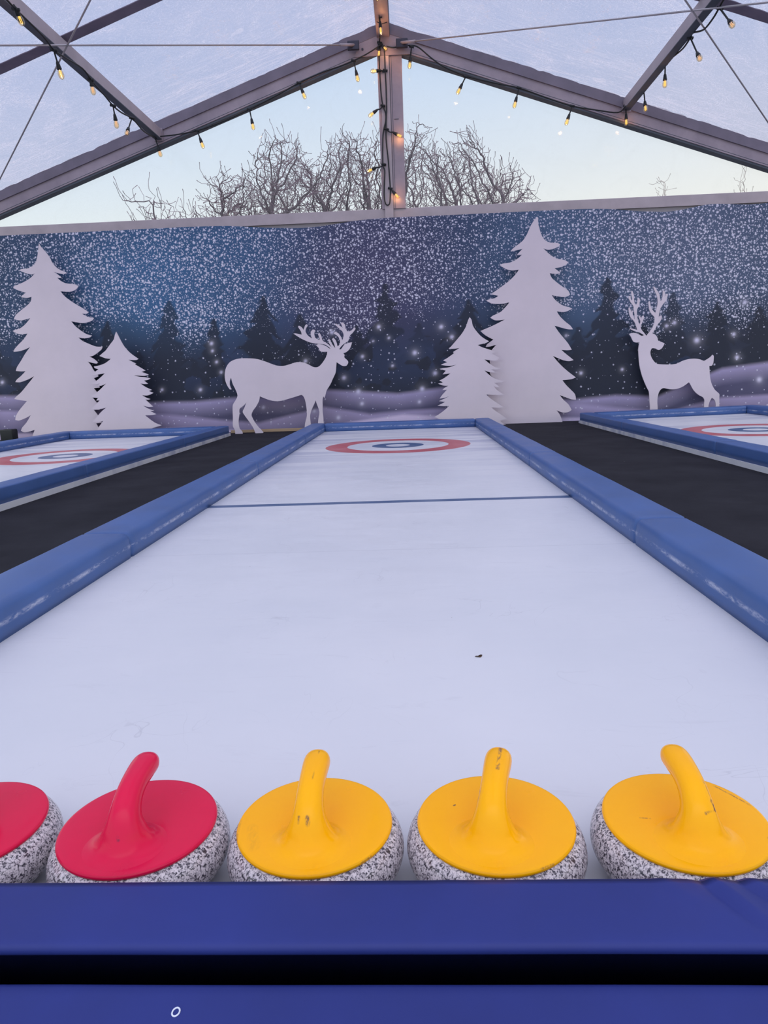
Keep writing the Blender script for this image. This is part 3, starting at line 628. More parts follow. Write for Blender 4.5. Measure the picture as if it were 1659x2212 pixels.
DEER_R = [(410,670),(440,662),(480,665),(525,688),(545,682),(510,660),(460,645),(418,625),(420,617),(460,628),(485,635),(475,600),(455,555),(430,530),(415,500),(407,440),(415,432),(425,450),(430,480),(435,460),(443,460),(445,500),(462,540),(462,500),(455,470),(450,420),(425,385),(408,350),(410,330),(420,330),(432,370),(440,360),(430,290),(440,283),(452,310),(455,350),(462,395),(475,410),(485,390),(490,355),(500,345),(508,360),(505,400),(495,430),(485,450),(482,500),(490,540),(502,585),(512,570),(512,550),(498,520),(500,505),(510,510),(520,535),(530,510),(543,505),(545,530),(530,570),(515,605),(525,635),(550,665),(567,688),(585,665),(615,625),(635,580),(642,540),(640,520),(605,480),(590,440),(585,380),(600,375),(608,430),(630,465),(648,482),(660,440),(668,400),(665,340),(640,280),(630,250),(635,242),(660,275),(685,320),(690,370),(700,375),(712,340),(715,285),(728,280),(735,310),(730,340),(745,310),(760,310),(755,340),(735,380),(705,420),(690,450),(680,500),(678,525),(692,505),(705,505),(705,530),(690,560),(665,590),(645,630),(620,665),(650,680),(668,710),(672,730),(690,738),(730,755),(722,775),(700,805),(675,815),(645,800),(615,800),(603,830),(608,870),(630,910),(660,938),(720,945),(790,945),(840,938),(900,910),(960,895),(1010,893),(1050,900),(1085,912),(1110,900),(1140,880),(1162,857),(1172,870),(1168,930),(1155,955),(1132,958),(1135,1000),(1138,1050),(1150,1110),(1180,1170),(1222,1210),(1222,1240),(1222,1310),(1225,1480),(1190,1480),(1190,1310),(1180,1265),(1155,1245),(1140,1270),(1125,1310),(1120,1480),(1080,1480),(1085,1300),(1088,1265),(1075,1240),(1030,1215),(990,1175),(960,1120),(948,1105),(900,1140),(840,1165),(780,1168),(715,1158),(685,1185),(670,1230),(665,1280),(668,1330),(665,1480),(600,1480),(600,1330),(595,1270),(590,1190),(570,1150),(540,1080),(520,1020),(505,950),(497,870),(495,800),(505,745),(480,748),(450,740),(430,700)]
cutout('tree_cutout', BIG_L, 0, 460, 3.95, 12.86, 'tall white plywood fir cutout behind the sheet nearest the red stones', 'cutout')
cutout('tree_cutout', SMALL_L, 0, 460, 3.95, 12.66, 'small white plywood fir cutout overlapping the tall one beside the standing stag', 'cutout')
cutout('tree_cutout', BIG_R, 900, 440, 4.366, 12.90, 'tallest white plywood fir cutout, standing on black carpet behind the middle sheet', 'cutout')
cutout('tree_cutout', SMALL_R, 900, 440, 4.366, 12.66, 'small white plywood fir cutout right behind the middle sheet end bumper', 'cutout')
cutout('stag_cutout', DEER_L, 400, 600, 3.318, 12.62, 'white plywood stag cutout facing forward, hooves on the black carpet', 'cutout')
cutout('stag_cutout', DEER_R, 1260, 560, 4.158, 12.86, 'white plywood stag cutout looking back over its body, short upright tail', 'cutout')
MB().box((-3.36, 12.86, -0.05), (-1.80, 12.95, 0.0)).build('wooden_plank', M_WOOD, bevel=0.003, label='raw wooden plank lying along the foot of the backdrop behind the stag hooves', cat='plank')

# ------------------------------------------------------------------ curling sheets and padded bumpers
BH = 0.13
def pad_mesh(L_, w=0.25, h=BH, r_in=0.038, r_out=0.014, seg=None, bow=0.0, seed=0, wr=None):
    """x: 0 inner face .. w outer face, y: 0..L_, z: 0..h"""
    prof = [(0.0, 0.0), (-0.004, 0.03), (-0.004, 0.06), (0.0, h-r_in)]
    for k in range(1, 8):
        a = math.pi/2*k/7; prof.append((r_in-r_in*math.cos(a), h-r_in+r_in*math.sin(a)))
    for q in (0.25, 0.5, 0.75): prof.append((r_in+(w-r_in-r_out)*q, h+0.003*math.sin(q*math.pi)))
    for k in range(0, 6):
        a = math.pi/2*k/5; prof.append((w-r_out+r_out*math.sin(a), h-r_out+r_out*math.cos(a)))
    prof += [(w, h*0.4), (w, 0.0)]
    seg = seg or max(8, int(L_/0.05)); m = len(prof); v = []; f = []
    ys = [(0.0, 0.88), (0.006, 0.955), (0.016, 0.99)]+[(0.02+(L_-0.04)*i/seg, 1.0) for i in range(seg+1)]+[(L_-0.016, 0.99), (L_-0.006, 0.955), (L_, 0.88)]
    for (y, s) in ys:
        for (x, z) in prof:
            xx = w/2+(x-w/2)*s; zz = z*(1-(1-s)*0.7)
            nn = noise.noise(Vector((x*4+seed, y*2.3, z*6)))*0.0025
            if z > 0.01:
                if z > h-0.02: zz += nn
                elif x < 0.02: xx += nn
                else: xx -= nn
            if wr and z > h-0.03: zz += wr(x, y)
            v.append((xx, y, zz))
    n = len(ys)
    for i in range(n-1):
        for k in range(m): f.append((i*m+k, i*m+(k+1) % m, (i+1)*m+(k+1) % m, (i+1)*m+k))
    f.append(tuple(range(m-1, -1, -1))); f.append(tuple((n-1)*m+k for k in range(m)))
    return v, f
def pad(loc, rz, L_, label, group, flip=False, m=M_PAD, seed=0, parent=None, w=0.25, wr=None, tilt=None, z0=0.0, h=BH):
    v, f = pad_mesh(L_, w=w, seed=seed, wr=wr, h=h)
    if flip:
        v = [(-x, y, z) for x, y, z in v]; f = [tuple(reversed(q)) for q in f]
    o = MB().add(v, f).build('padded_bumper', m, smooth=True, label=label, cat='bumper', group=group)
    if flip:      # keep local +x pointing outwards so the scuffed inner face is found at x<0.02
        o.data.transform(Matrix.Scale(-1, 4, (1, 0, 0))); o.scale = (-1, 1, 1)
    M = Matrix.Translation(loc)@Matrix.Rotation(rz, 4, 'Z')
    o.matrix_world = (tilt@M if tilt is not None else M)@(Matrix.Scale(-1, 4, (1, 0, 0)) if flip else Matrix.Identity(4))
    return o
Y0, Y1 = 0.905, 11.72
seams = [0.88, 3.40, 6.45, 9.50, Y1+0.25]
def sheet(x0, x1, hx, hy, w, label, tilt=None, ybeg=0.66, seed=0, hb=0.02):
    m = ice_mat('white_ice_panel_'+str(seed), hx, hy, 4.80, [3.41, 6.45, 9.5])
    o = MB().box((x0-w-hb, ybeg-0.2, -0.05), (x1+w+hb, Y1+0.27, 0.0)).build('curling_sheet', m, label=label, cat='rink')
    if tilt is not None: o.matrix_world = tilt
    return o
sheet(-1.4527, 1.1066, -0.165, 8.93, 0.25, 'white curling sheet in the middle with the whole red and blue target', seed=1, hb=-0.01, ybeg=1.07)
D_ = ['nearest', 'second', 'third', 'farthest']
ds = ['nearest the row of stones', 'second from the row of stones', 'third from the row of stones', 'nearest the backdrop']
for i in range(4):
    a, b_ = seams[i], seams[i+1]
    pad((-1.4527, a, 0), 0, b_-a, 'blue padded bumper, middle sheet, red stone side, '+ds[i], 'bumpers round the middle sheet', flip=True, seed=i*3)
    pad((1.1066, a, 0), 0, b_-a, 'blue padded bumper, middle sheet, yellow stone side, '+ds[i], 'bumpers round the middle sheet', seed=i*3+20)
pad((-1.4527+0.004, Y1, 0), -math.pi/2, 2.551, 'blue padded end bumper of the middle sheet between stag and small fir', 'bumpers round the middle sheet', seed=31, flip=True).location = (-1.4487, Y1, 0)
# neighbouring sheet beyond the red stones
SHIFT = Matrix.Translation((-0.0, 0.22, 0))
sheet(-5.99, -3.43, -4.56, 8.71, 0.22, 'neighbouring white curling sheet beyond the red stones, target half visible', seed=2, ybeg=3.4, hb=0.014, tilt=SHIFT)
for i in (1, 2, 3):
    a, b_ = seams[i], seams[i+1]
    pad((-3.43, a, 0), 0, b_-a, 'dark blue padded bumper facing the carpet, red stone side, '+ds[i], 'bumpers round the sheet beyond the red stones', seed=40+i, w=0.22, tilt=SHIFT)
for i in (2, 3):
    a, b_ = seams[i], seams[i+1]
    pad((-5.99, a, 0), 0, b_-a, 'blue padded bumper at the foot of the tall fir, '+ds[i], 'bumpers round the sheet beyond the red stones', flip=True, seed=50+i, w=0.22, tilt=SHIFT)
pad((-5.986, Y1, 0), -math.pi/2, 2.552, 'blue padded end bumper in front of the two overlapping firs beside the stag', 'bumpers round the sheet beyond the red stones', seed=61, flip=True, tilt=SHIFT)
# neighbouring sheet on the other side; it leans up slightly with the ground
TILT = Matrix.Translation((3.0, 0.5, 0))@Matrix.Rotation(-0.0125, 4, 'Y')@Matrix.Translation((-3.0, 0, 0))
sheet(3.26, 5.82, 4.56, 8.80, 0.24, 'neighbouring white curling sheet in front of the stag looking back', tilt=TILT, seed=3, ybeg=3.4, hb=0.014)
for i in (1, 2, 3):
    a, b_ = seams[i], seams[i+1]+(0.0)
    pad((3.26, a, 0), 0, b_-a, 'dark blue padded bumper facing the carpet, yellow stone side, '+ds[i], 'bumpers round the sheet by the backward-looking stag', flip=True, seed=70+i, w=0.24, tilt=TILT)
pad((5.82, seams[3], 0), 0, seams[4]-seams[3], 'blue padded bumper at the far corner past the backward-looking stag', 'bumpers round the sheet by the backward-looking stag', seed=75, w=0.24, tilt=TILT)
pad((3.264, Y1, 0), -math.pi/2, 2.552, 'blue padded end bumper in front of the stag looking back', 'bumpers round the sheet by the backward-looking stag', seed=81, flip=True, tilt=TILT)

# front bumper: soft pad whose near side tucks under, above a lower pad
def front_pad(name, y_back, y_front, ztop, zbot, label, under=0.05, folds=False, slope=0.0):
    x0, x1 = -1.43, 1.085; nx = 420
    W = y_back-y_front
    prof = [(y_back-0.03, zbot), (y_back-0.03, -0.001), (y_back, -0.001+0.002), (y_back, ztop-0.012), (y_back-0.004, ztop-0.004), (y_back-0.012, ztop)]
    for q in (0.08, 0.16, 0.24, 0.32, 0.40, 0.48, 0.56, 0.64, 0.72, 0.80, 0.87): prof.append((y_back-W*q, ztop+0.002*math.sin(q*3)))
    r = 0.010 if under > 0.05 else 0.014
    for k in range(0, 9):
        a = math.radians(150 if under > 0.05 else 90)*k/8; prof.append((y_front+r-r*math.sin(a), ztop-r+r*math.cos(a)))
    prof += [(y_front+0.022, ztop-0.022), (y_front+under, ztop-0.026), (y_front+under, zbot)] if under > 0.05 else [(y_front+0.01, zbot)]
    m = len(prof); v = []; f = []
    for i in range(nx+1):
        X = x0+(x1-x0)*i/nx
        for (y, z) in prof:
            zz = z+0.0012*noise.noise(Vector((X*3, y*8, 2)))
            if z > ztop-0.02 and folds:
                for (cx_, cy_, a_, s_, wd, ln) in ((0.418, 0.865, -1.12, -0.0060, 0.010, 0.060), (0.436, 0.860, -1.12, 0.0050, 0.010, 0.060), (0.470, 0.875, -1.0, -0.0055, 0.011, 0.055), (0.492, 0.865, -1.0, 0.0045, 0.011, 0.055), (0.36, 0.88, -0.9, 0.0020, 0.012, 0.04), (0.52, 0.84, -1.0, -0.0045, 0.012, 0.06), (0.02, 0.86, 1.0, 0.0015, 0.02, 0.05)):
                    dx, dy = X-cx_, y-cy_
                    al = dx*math.cos(a_)+dy*math.sin(a_); ac = -dx*math.sin(a_)+dy*math.cos(a_)
                    zz += s_*math.exp(-(ac/wd)**2-(al/ln)**2)
            v.append((X, y, zz))
    for i in range(nx):
        for k in range(m): f.append((i*m+k, (i+1)*m+k, (i+1)*m+(k+1) % m, i*m+(k+1) % m))
    f.append(tuple(range(m))); f.append(tuple(nx*m+k for k in range(m-1, -1, -1)))
    return MB().add(v, f).build(name, M_PADF, smooth=True, label=label, cat='bumper')
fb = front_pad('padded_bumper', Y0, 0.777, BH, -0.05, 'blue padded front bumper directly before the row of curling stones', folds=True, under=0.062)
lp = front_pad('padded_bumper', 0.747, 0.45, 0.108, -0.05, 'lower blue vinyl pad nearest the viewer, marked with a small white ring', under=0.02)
# small white ring mark
c0 = atZ(380, 2186, 0.1090)
mb = MB(); pts = [Vector((0.0045*math.cos(a), 0.0058*math.sin(a), 0)) for a in [2*math.pi*k/20 for k in range(21)]]
mb.tube(pts, 0.0011, 6, cap=False); o = mb.build('ring_mark', mat('chalk_white', (0.7, 0.75, 0.85), 0.6), lp, smooth=True); o.location = c0
o['label'] = 'small white ring mark'

# ------------------------------------------------------------------ curling stones
M_GRAN = mat('speckled_granite', (0.5, 0.5, 0.5), 0.22, 0.5); t, b = bsdf(M_GRAN)
oc = obj_coord(t); n1 = nz(t, 190, 4, 0.62, oc, 0.8); n2 = nz(t, 420, 3, 0.6, oc); n3 = nz(t, 60, 3, 0.5, oc)
k = math_(t, 'ADD', math_(t, 'MULTIPLY', n1.outputs[0], 0.72), math_(t, 'MULTIPLY', n2.outputs[0], 0.28))
r1 = ramp(t, [(0.40, (0.02, 0.018, 0.03)), (0.45, (0.10, 0.09, 0.11)), (0.485, (0.48, 0.44, 0.46)), (0.58, (0.80, 0.74, 0.75))]); t.links.new(k, r1.inputs[0])
t.links.new(mixc(t, rng_(t, n3.outputs[0], 0.35, 0.7, 0, 0.15), r1.outputs[0], (0.45, 0.38, 0.41)), b.inputs['Base Color'])
def plastic(name, base, dark, marks, rough=0.17):
    m = mat(name, base, rough, 0.2); t, b = bsdf(m)
    oc = obj_coord(t); big = nz(t, 14, 4, 0.6, oc); fine = nz(t, 1, 6, 0.75, obj_coord(t, (160, 60, 90)), 1.0)
    c = mixc(t, rng_(t, big.outputs[0], 0.35, 0.7, 0, 0.35), base, dark)
    s = N(t, 'ShaderNodeSeparateXYZ'); t.links.new(oc, s.inputs[0])
    # scattered nicks
    nick = rng_(t, fine.outputs[0], 0.735, 0.78); gate = rng_(t, nz(t, 9, 2, 0.5, oc).outputs[0], 0.55, 0.65)
    c = mixc(t, math_(t, 'MULTIPLY', math_(t, 'MULTIPLY', nick, gate), 0.7), c, (0.06, 0.03, 0.04))
    for (p, q, wd, amt) in marks:   # scuffs: segments in the stone's own frame
        p, q = Vector(p), Vector(q); d = q-p; L2 = max(d.length_squared, 1e-8)
        sub = N(t, 'ShaderNodeVectorMath', operation='SUBTRACT'); t.links.new(oc, sub.inputs[0]); sub.inputs[1].default_value = p
        dt = N(t, 'ShaderNodeVectorMath', operation='DOT_PRODUCT'); t.links.new(sub.outputs[0], dt.inputs[0]); dt.inputs[1].default_value = d/L2
        h = math_(t, 'MULTIPLY', dt.outputs['Value'], 1.0, clamp=True)
        sc_ = N(t, 'ShaderNodeVectorMath', operation='SCALE'); sc_.inputs[0].default_value = d; t.links.new(h, sc_.inputs['Scale'])
        s2 = N(t, 'ShaderNodeVectorMath', operation='SUBTRACT'); t.links.new(sub.outputs[0], s2.inputs[0]); t.links.new(sc_.outputs[0], s2.inputs[1])
        ln = N(t, 'ShaderNodeVectorMath', operation='LENGTH'); t.links.new(s2.outputs[0], ln.inputs[0])
        k = rng_(t, ln.outputs['Value'], wd, wd*0.35); k = math_(t, 'MULTIPLY', k, rng_(t, fine.outputs[0], 0.40, 0.62))
        c = mixc(t, math_(t, 'MULTIPLY', k, amt), c, (0.05, 0.025, 0.06))
    t.links.new(c, b.inputs['Base Color'])
    t.links.new(rng_(t, big.outputs[0], 0.3, 0.7, rough-0.04, rough+0.12), b.inputs['Roughness'])
    return m
RED, REDD = (0.70, 0.008, 0.062), (0.60, 0.007, 0.052)
YEL, YELD = (1.0, 0.46, 0.0), (0.98, 0.40, 0.0)
DT = 0.112     # height of the coloured plate's top
def body_mesh():
    pr = [(0.055, 0.004), (0.062, 0.0), (0.068, 0.0), (0.085, 0.004), (0.108, 0.010), (0.128, 0.019), (0.142, 0.032), (0.150, 0.046), (0.153, 0.060), (0.1515, 0.073), (0.147, 0.085), (0.140, 0.095), (0.131, 0.102), (0.120, 0.106), (0.06, 0.107)]
    pts = smooth_path([(r, 0, z) for r, z in pr], 3)
    return MB().lathe([(p.x, p.z) for p in pts], 96).mesh('stone_body')
def plate_mesh():
    pr = [(0.10, 0.1005), (0.128, 0.1015), (0.1325, 0.1035), (0.1340, 0.1070), (0.1325, 0.1100), (0.128, 0.1118), (0.10, 0.1132), (0.06, 0.1140), (0.0002, 0.1142)]
    pts = smooth_path([(r, 0, z) for r, z in pr], 3)
    return MB().lathe([(p.x, p.z) for p in pts], 96).mesh('handle_plate')
def handle_mesh():
    ctl = [(-0.056, -0.0015, 0.082, 0.072), (-0.057, 0.0012, 0.070, 0.061), (-0.058, 0.0042, 0.058, 0.050), (-0.0585, 0.0105, 0.047, 0.041), (-0.057, 0.024, 0.0375, 0.0330), (-0.052, 0.042, 0.0290, 0.0265), (-0.042, 0.057, 0.0245, 0.0225),
           (-0.025, 0.0695, 0.0225, 0.0200), (-0.004, 0.0765, 0.0222, 0.0185), (0.018, 0.0790, 0.0228, 0.0185), (0.040, 0.0795, 0.0235, 0.0190), (0.058, 0.0785, 0.0232, 0.0188), (0.070, 0.0768, 0.0200, 0.0170), (0.078, 0.0762, 0.0155, 0.0130), (0.0825, 0.0758, 0.0085, 0.0070), (0.084, 0.0757, 0.001, 0.001)]
    P = smooth_path([(a, b_, 0) for a, b_, c_, d in ctl], 4); R_ = smooth_path([(c_, d, 0) for a, b_, c_, d in ctl], 4)
    n = 36; v = []; f = []; m = len(P)
    for i in range(m):
        tv = (P[min(i+1, m-1)]-P[max(i-1, 0)]).normalized(); bl_ = min(1.0, max(0.0, (i-11)/10.0)); tv = (Vector((0, 1, 0))*(1-bl_)+tv*bl_).normalized()
        nv = Vector((-tv.y, tv.x, 0))      # in the (y,z) plane
        for k in range(n):
            a = 2*math.pi*k/n; cs, sn = math.cos(a), math.sin(a)
            e = 0.88 if i > 16 else 1.0
            cs2 = math.copysign(abs(cs)**e, cs); sn2 = math.copysign(abs(sn)**e, sn)
            v.append((R_[i].x*cs2, P[i].x+nv.x*R_[i].y*sn2, DT+P[i].y+nv.y*R_[i].y*sn2))
    for i in range(m-1):
        for k in range(n): f.append((i*n+k, i*n+(k+1) % n, (i+1)*n+(k+1) % n, (i+1)*n+k))
    f.append(tuple((m-1)*n+k for k in range(n)))
    me = MB().add(v, f).mesh('handle'); bm = bmesh.new(); bm.from_mesh(me); bmesh.ops.recalc_face_normals(bm, faces=bm.faces); bm.to_mesh(me); bm.free()
    return me
ME_B, ME_P, ME_H = body_mesh(), plate_mesh(), handle_mesh()
def stone(x, y, rz, col, dark, marks, label, group, nm):
    o = empty('curling_stone', (x, y, 0.0), rz, label=label, cat='curling stone', group=group)
    m = plastic(nm, col, dark, marks)
    for name, me, mm in (('granite_body', ME_B, M_GRAN), ('handle_plate', ME_P, m), ('handle', ME_H, m)):
        link(name, me.copy(), mm, o)
    return o
R_ = math.radians
ztop = DT+0.0955
stone(-0.806, 1.064, R_(3), RED, REDD, [], 'red-topped granite curling stone only partly in view at the end of the row', 'red curling stones', 'red_plastic_a')
stone(-0.494, 1.064, R_(1), RED, REDD, [((-0.022, -0.05, 0.15), (-0.020, -0.03, 0.172), 0.008, 0.5), ((0.0, -0.085, 0.145), (0.002, -0.087, 0.142), 0.004, 0.8)], 'red-topped granite curling stone standing against the yellow ones', 'red curling stones', 'red_plastic_b')
stone(-0.184, 1.064, R_(-1), YEL, YELD, [((0.004, -0.02, 0.205), (0.004, 0.06, 0.209), 0.0018, 0.7), ((-0.012, -0.070, 0.168), (-0.012, -0.074, 0.160), 0.0035, 1.0), ((0.002, -0.072, 0.168), (0.003, -0.076, 0.159), 0.0055, 1.0), ((-0.105, -0.02, 0.112), (-0.09, -0.07, 0.113), 0.012, 0.12), ((0.09, -0.10, 0.108), (0.105, -0.085, 0.108), 0.003, 0.7), ((-0.13, 0.0, 0.109), (-0.125, -0.05, 0.109), 0.004, 0.5)],
      'yellow-topped granite curling stone touching the red one, two small dark nicks on its handle', 'yellow curling stones', 'yellow_plastic_a')
stone(0.127, 1.064, R_(-13), YEL, YELD, [((0.004, 0.0, 0.207), (0.003, 0.065, 0.209), 0.0045, 0.95), ((-0.021, -0.055, 0.155), (-0.021, -0.035, 0.182), 0.009, 0.75), ((-0.03, -0.10, 0.125), (-0.028, -0.102, 0.122), 0.005, 0.6), ((0.02, -0.09, 0.14), (0.021, -0.092, 0.137), 0.0035, 0.8), ((-0.075, 0.02, 0.1135), (-0.073, 0.022, 0.1135), 0.0025, 1.0), ((0.08, -0.105, 0.109), (0.10, -0.09, 0.109), 0.003, 0.6)],
      'yellow-topped granite curling stone in the middle of the three, blackened scratch along its grip', 'yellow curling stones', 'yellow_plastic_b')
stone(0.446, 1.064, R_(-1), YEL, YELD, [((0.019, -0.055, 0.178), (0.021, -0.062, 0.168), 0.005, 1.0), ((0.004, -0.072, 0.169), (0.021, -0.062, 0.168), 0.0035, 0.95), ((0.014, -0.02, 0.203), (0.019, -0.05, 0.185), 0.002, 0.7), ((0.085, 0.09, 0.112), (0.125, 0.03, 0.111), 0.0025, 0.85), ((0.115, -0.055, 0.112), (0.12, -0.07, 0.112), 0.006, 0.7), ((-0.075, -0.005, 0.1135), (-0.06, -0.007, 0.1135), 0.0025, 0.6), ((0.0, 0.01, 0.207), (0.0, 0.04, 0.208), 0.0018, 0.5)],
      'yellow-topped granite curling stone set apart by a gap, black L-shaped scuff on its handle', 'yellow curling stones', 'yellow_plastic_c')

# leaf scrap on the ice
lp_ = atZ(1034, 1419, 0.0)
v = [(0.010*math.cos(a)*(1+0.3*math.sin(3*a)), 0.006*math.sin(a)*(1+0.3*math.cos(2*a)), 0.002+0.003*math.sin(2*a)) for a in [2*math.pi*k/14 for k in range(14)]]
v2 = [(x, y, z+0.0012) for x, y, z in v]; n = 14
o = MB().add(v+v2, [tuple(range(n-1, -1, -1)), tuple(range(n, 2*n))]+[(k, (k+1) % n, n+(k+1) % n, n+k) for k in range(n)]).build('leaf_scrap', mat('brown_leaf', (0.10, 0.055, 0.03), 0.7), smooth=True, label='tiny curled brown leaf scrap alone on the white sheet', cat='leaf')
o.location = lp_

# ------------------------------------------------------------------ string lights
M_GLASS = bpy.data.materials.new('glow_tinted_bulb_glass'); M_GLASS.use_nodes = True; t = M_GLASS.node_tree; t.nodes.clear()
out = N(t, 'ShaderNodeOutputMaterial'); tr = N(t, 'ShaderNodeBsdfTransparent'); tr.inputs[0].default_value = (1.0, 0.88, 0.68, 1)  # amber tint puts the filament's glow into the glass colour
gl = N(t, 'ShaderNodeBsdfGlossy'); gl.inputs['Roughness'].default_value = 0.05; fr = N(t, 'ShaderNodeLayerWeight'); fr.inputs['Blend'].default_value = 0.3
ms = N(t, 'ShaderNodeMixShader'); t.links.new(math_(t, 'ADD', math_(t, 'MULTIPLY', fr.outputs['Facing'], 0.6), 0.04), ms.inputs[0]); t.links.new(tr.outputs[0], ms.inputs[1]); t.links.new(gl.outputs[0], ms.inputs[2]); t.links.new(ms.outputs[0], out.inputs[0])
def emis(name, c, s):
    m = bpy.data.materials.new(name); m.use_nodes = True; t = m.node_tree; t.nodes.clear()
    e = N(t, 'ShaderNodeEmission'); e.inputs[0].default_value = (*c, 1); e.inputs[1].default_value = s
    t.links.new(e.outputs[0], N(t, 'ShaderNodeOutputMaterial').inputs[0]); return m
M_FIL = emis('glowing_filament', (1.0, 0.66, 0.17), 1.25)
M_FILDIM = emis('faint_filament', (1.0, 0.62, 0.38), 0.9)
bulbprof = [(0.011, -0.004), (0.013, 0.004), (0.020, 0.018), (0.0245, 0.035), (0.0245, 0.050), (0.021, 0.064), (0.013, 0.074), (0.002, 0.078)]
sockprof = [(0.006, -0.068), (0.008, -0.055), (0.013, -0.048), (0.016, -0.030), (0.019, -0.008), (0.021, -0.002), (0.019, 0.006)]
ME_GL = MB().lathe([(p.x, p.z) for p in smooth_path([(r, 0, z) for r, z in bulbprof], 2)], 20).mesh('bulb')
ME_SK = MB().lathe(sockprof, 16).mesh('lamp_socket')
mbf = MB()
for a in range(4):
    w = a*math.pi/2; mbf.tube([(0.0075*math.cos(w), 0.0075*math.sin(w), 0.012), (0.0085*math.cos(w+0.4), 0.0085*math.sin(w+0.4), 0.060)], 0.0036, 6)
ME_FL = mbf.mesh('filament')
def string(name, cable_pts, bulbs, label, sc=1.45):
    root = empty(name, cable_pts[0], label=label, cat='string lights', group='festoon strings')
    r0 = Vector(cable_pts[0])
    MB().tube([p-r0 for p in smooth_path(cable_pts, 4)], 0.0115, 6).build('cable', M_BLACK, root, smooth=True)
    for node, tip, lit, lum in bulbs:
        node, tip = Vector(node)-r0, Vector(tip)-r0
        d = (tip-node); L_ = d.length; dn = d.normalized()
        q = dn.to_track_quat('Z', 'Y')
        p = tip-dn*0.078*sc
        # knot on the cable and the drop lead are one piece with the socket
        s = link('lamp_socket', ME_SK.copy(), M_BLACK, root); s.location = p; s.rotation_mode = 'QUATERNION'; s.rotation_quaternion = q; s.scale = (sc, sc, sc)
        top = p-dn*0.06*sc; side = Vector((0, 0, -1)) if abs(dn.z) < 0.5 else Vector((0.02, 0, 0))
        mid = node.lerp(top, 0.5)+Vector((0, 0, -0.02))*(0 if abs(dn.z) > 0.6 else 1)
        MB().tube(smooth_path([node, mid, top+dn*0.01], 4), 0.011, 6).tube([node+Vector((-0.04, 0, 0.01)), node+Vector((0.04, 0, -0.01))], 0.020, 8).build('drop_lead', M_BLACK, root, smooth=True)
        g = link('bulb', ME_GL, None, s);
        if not g.data.materials: g.data.materials.append(M_GLASS)
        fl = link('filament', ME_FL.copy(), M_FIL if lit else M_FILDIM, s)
        if lum > 0:
            ld = bpy.data.lights.new('bulb_light', 'POINT'); ld.energy = lum; ld.color = (1.0, 0.50, 0.24); ld.shadow_soft_size = 0.014
            lo = bpy.data.objects.new('bulb_light', ld); COL.objects.link(lo); lo.parent = root; lo.location = p+dn*0.04*sc
    return root
YS = 13.00    # in front of the gable frame
A_ = lambda x, y, Y=YS: at(x, y, Y)
XPL, XPR = -4.22, 3.92
BX = lambda X: (lambda x, y: atX(x, y, X))
l_, r_ = BX(XPL), BX(XPR)
E1, E2, E3 = 4.0, 5.5, 2.2
string('festoon_string', [A_(824, 96), A_(795, 115), A_(764, 131), A_(735, 143), A_(700, 155), A_(646, 179), A_(600, 205), A_(539, 236), A_(480, 263), A_(426, 282), A_(380, 291), A_(345, 295), A_(335, 297, 12.9), l_(310, 283), l_(287, 257), l_(262, 243), l_(244, 228), l_(225, 205), l_(207, 185), l_(196, 172), l_(178, 148), l_(135, 121), l_(116, 108), l_(90, 75), l_(34, 20), l_(15, 0), l_(-15, -30)],
       [(A_(764, 131), A_(774, 177), 1, E1), (A_(646, 179), A_(660, 214), 1, E1), (A_(539, 236), A_(548, 281), 1, E1), (A_(426, 282), A_(440, 321), 1, E3), (A_(335, 297), A_(348, 339), 0, 0),
        (l_(285, 255), l_(273, 291), 0, 0), (l_(244, 228), l_(253, 278), 0, 0), (l_(196, 172), l_(203, 206), 0, 0), (l_(116, 108), l_(135, 172), 1, E3), (l_(34, 20), l_(50, 56), 1, E3)],
       'festoon string running from the gable peak down over the red stone side')
string('festoon_string', [A_(834, 100), A_(848, 103), A_(865, 100), A_(889, 98), A_(905, 103), A_(930, 124), A_(960, 145), A_(1006, 164), A_(1040, 173), A_(1080, 182), A_(1121, 190), A_(1180, 211), A_(1236, 229), A_(1290, 238), A_(1335, 243), A_(1352, 229, 12.9), r_(1366, 219), r_(1380, 208), r_(1390, 190), r_(1402, 178), r_(1430, 150), r_(1437, 136), r_(1450, 126), r_(1475, 105), r_(1491, 82), r_(1497, 71), r_(1520, 64), r_(1540, 40), r_(1553, 18), r_(1562, 2), r_(1580, -25)],
       [(A_(889, 101), A_(884, 149), 1, E1), (A_(1006, 166), A_(987, 204), 1, E1), (A_(1121, 190), A_(1110, 234), 1, E1), (A_(1236, 229), A_(1222, 271), 1, E1), (A_(1352, 229), A_(1353, 272), 1, E3),
        (r_(1390, 189), r_(1395, 241), 1, E3), (r_(1437, 136), r_(1436, 190), 1, E3), (r_(1491, 81), r_(1513, 130), 0, 0), (r_(1555, 18), r_(1584, 57), 0, 0)],
       'festoon string running from the gable peak down over the yellow stone side')
rd = lambda x, y, Y: at(x, y, Y)
YP = 13.045
B_ = lambda x, y: at(x, y, YP)
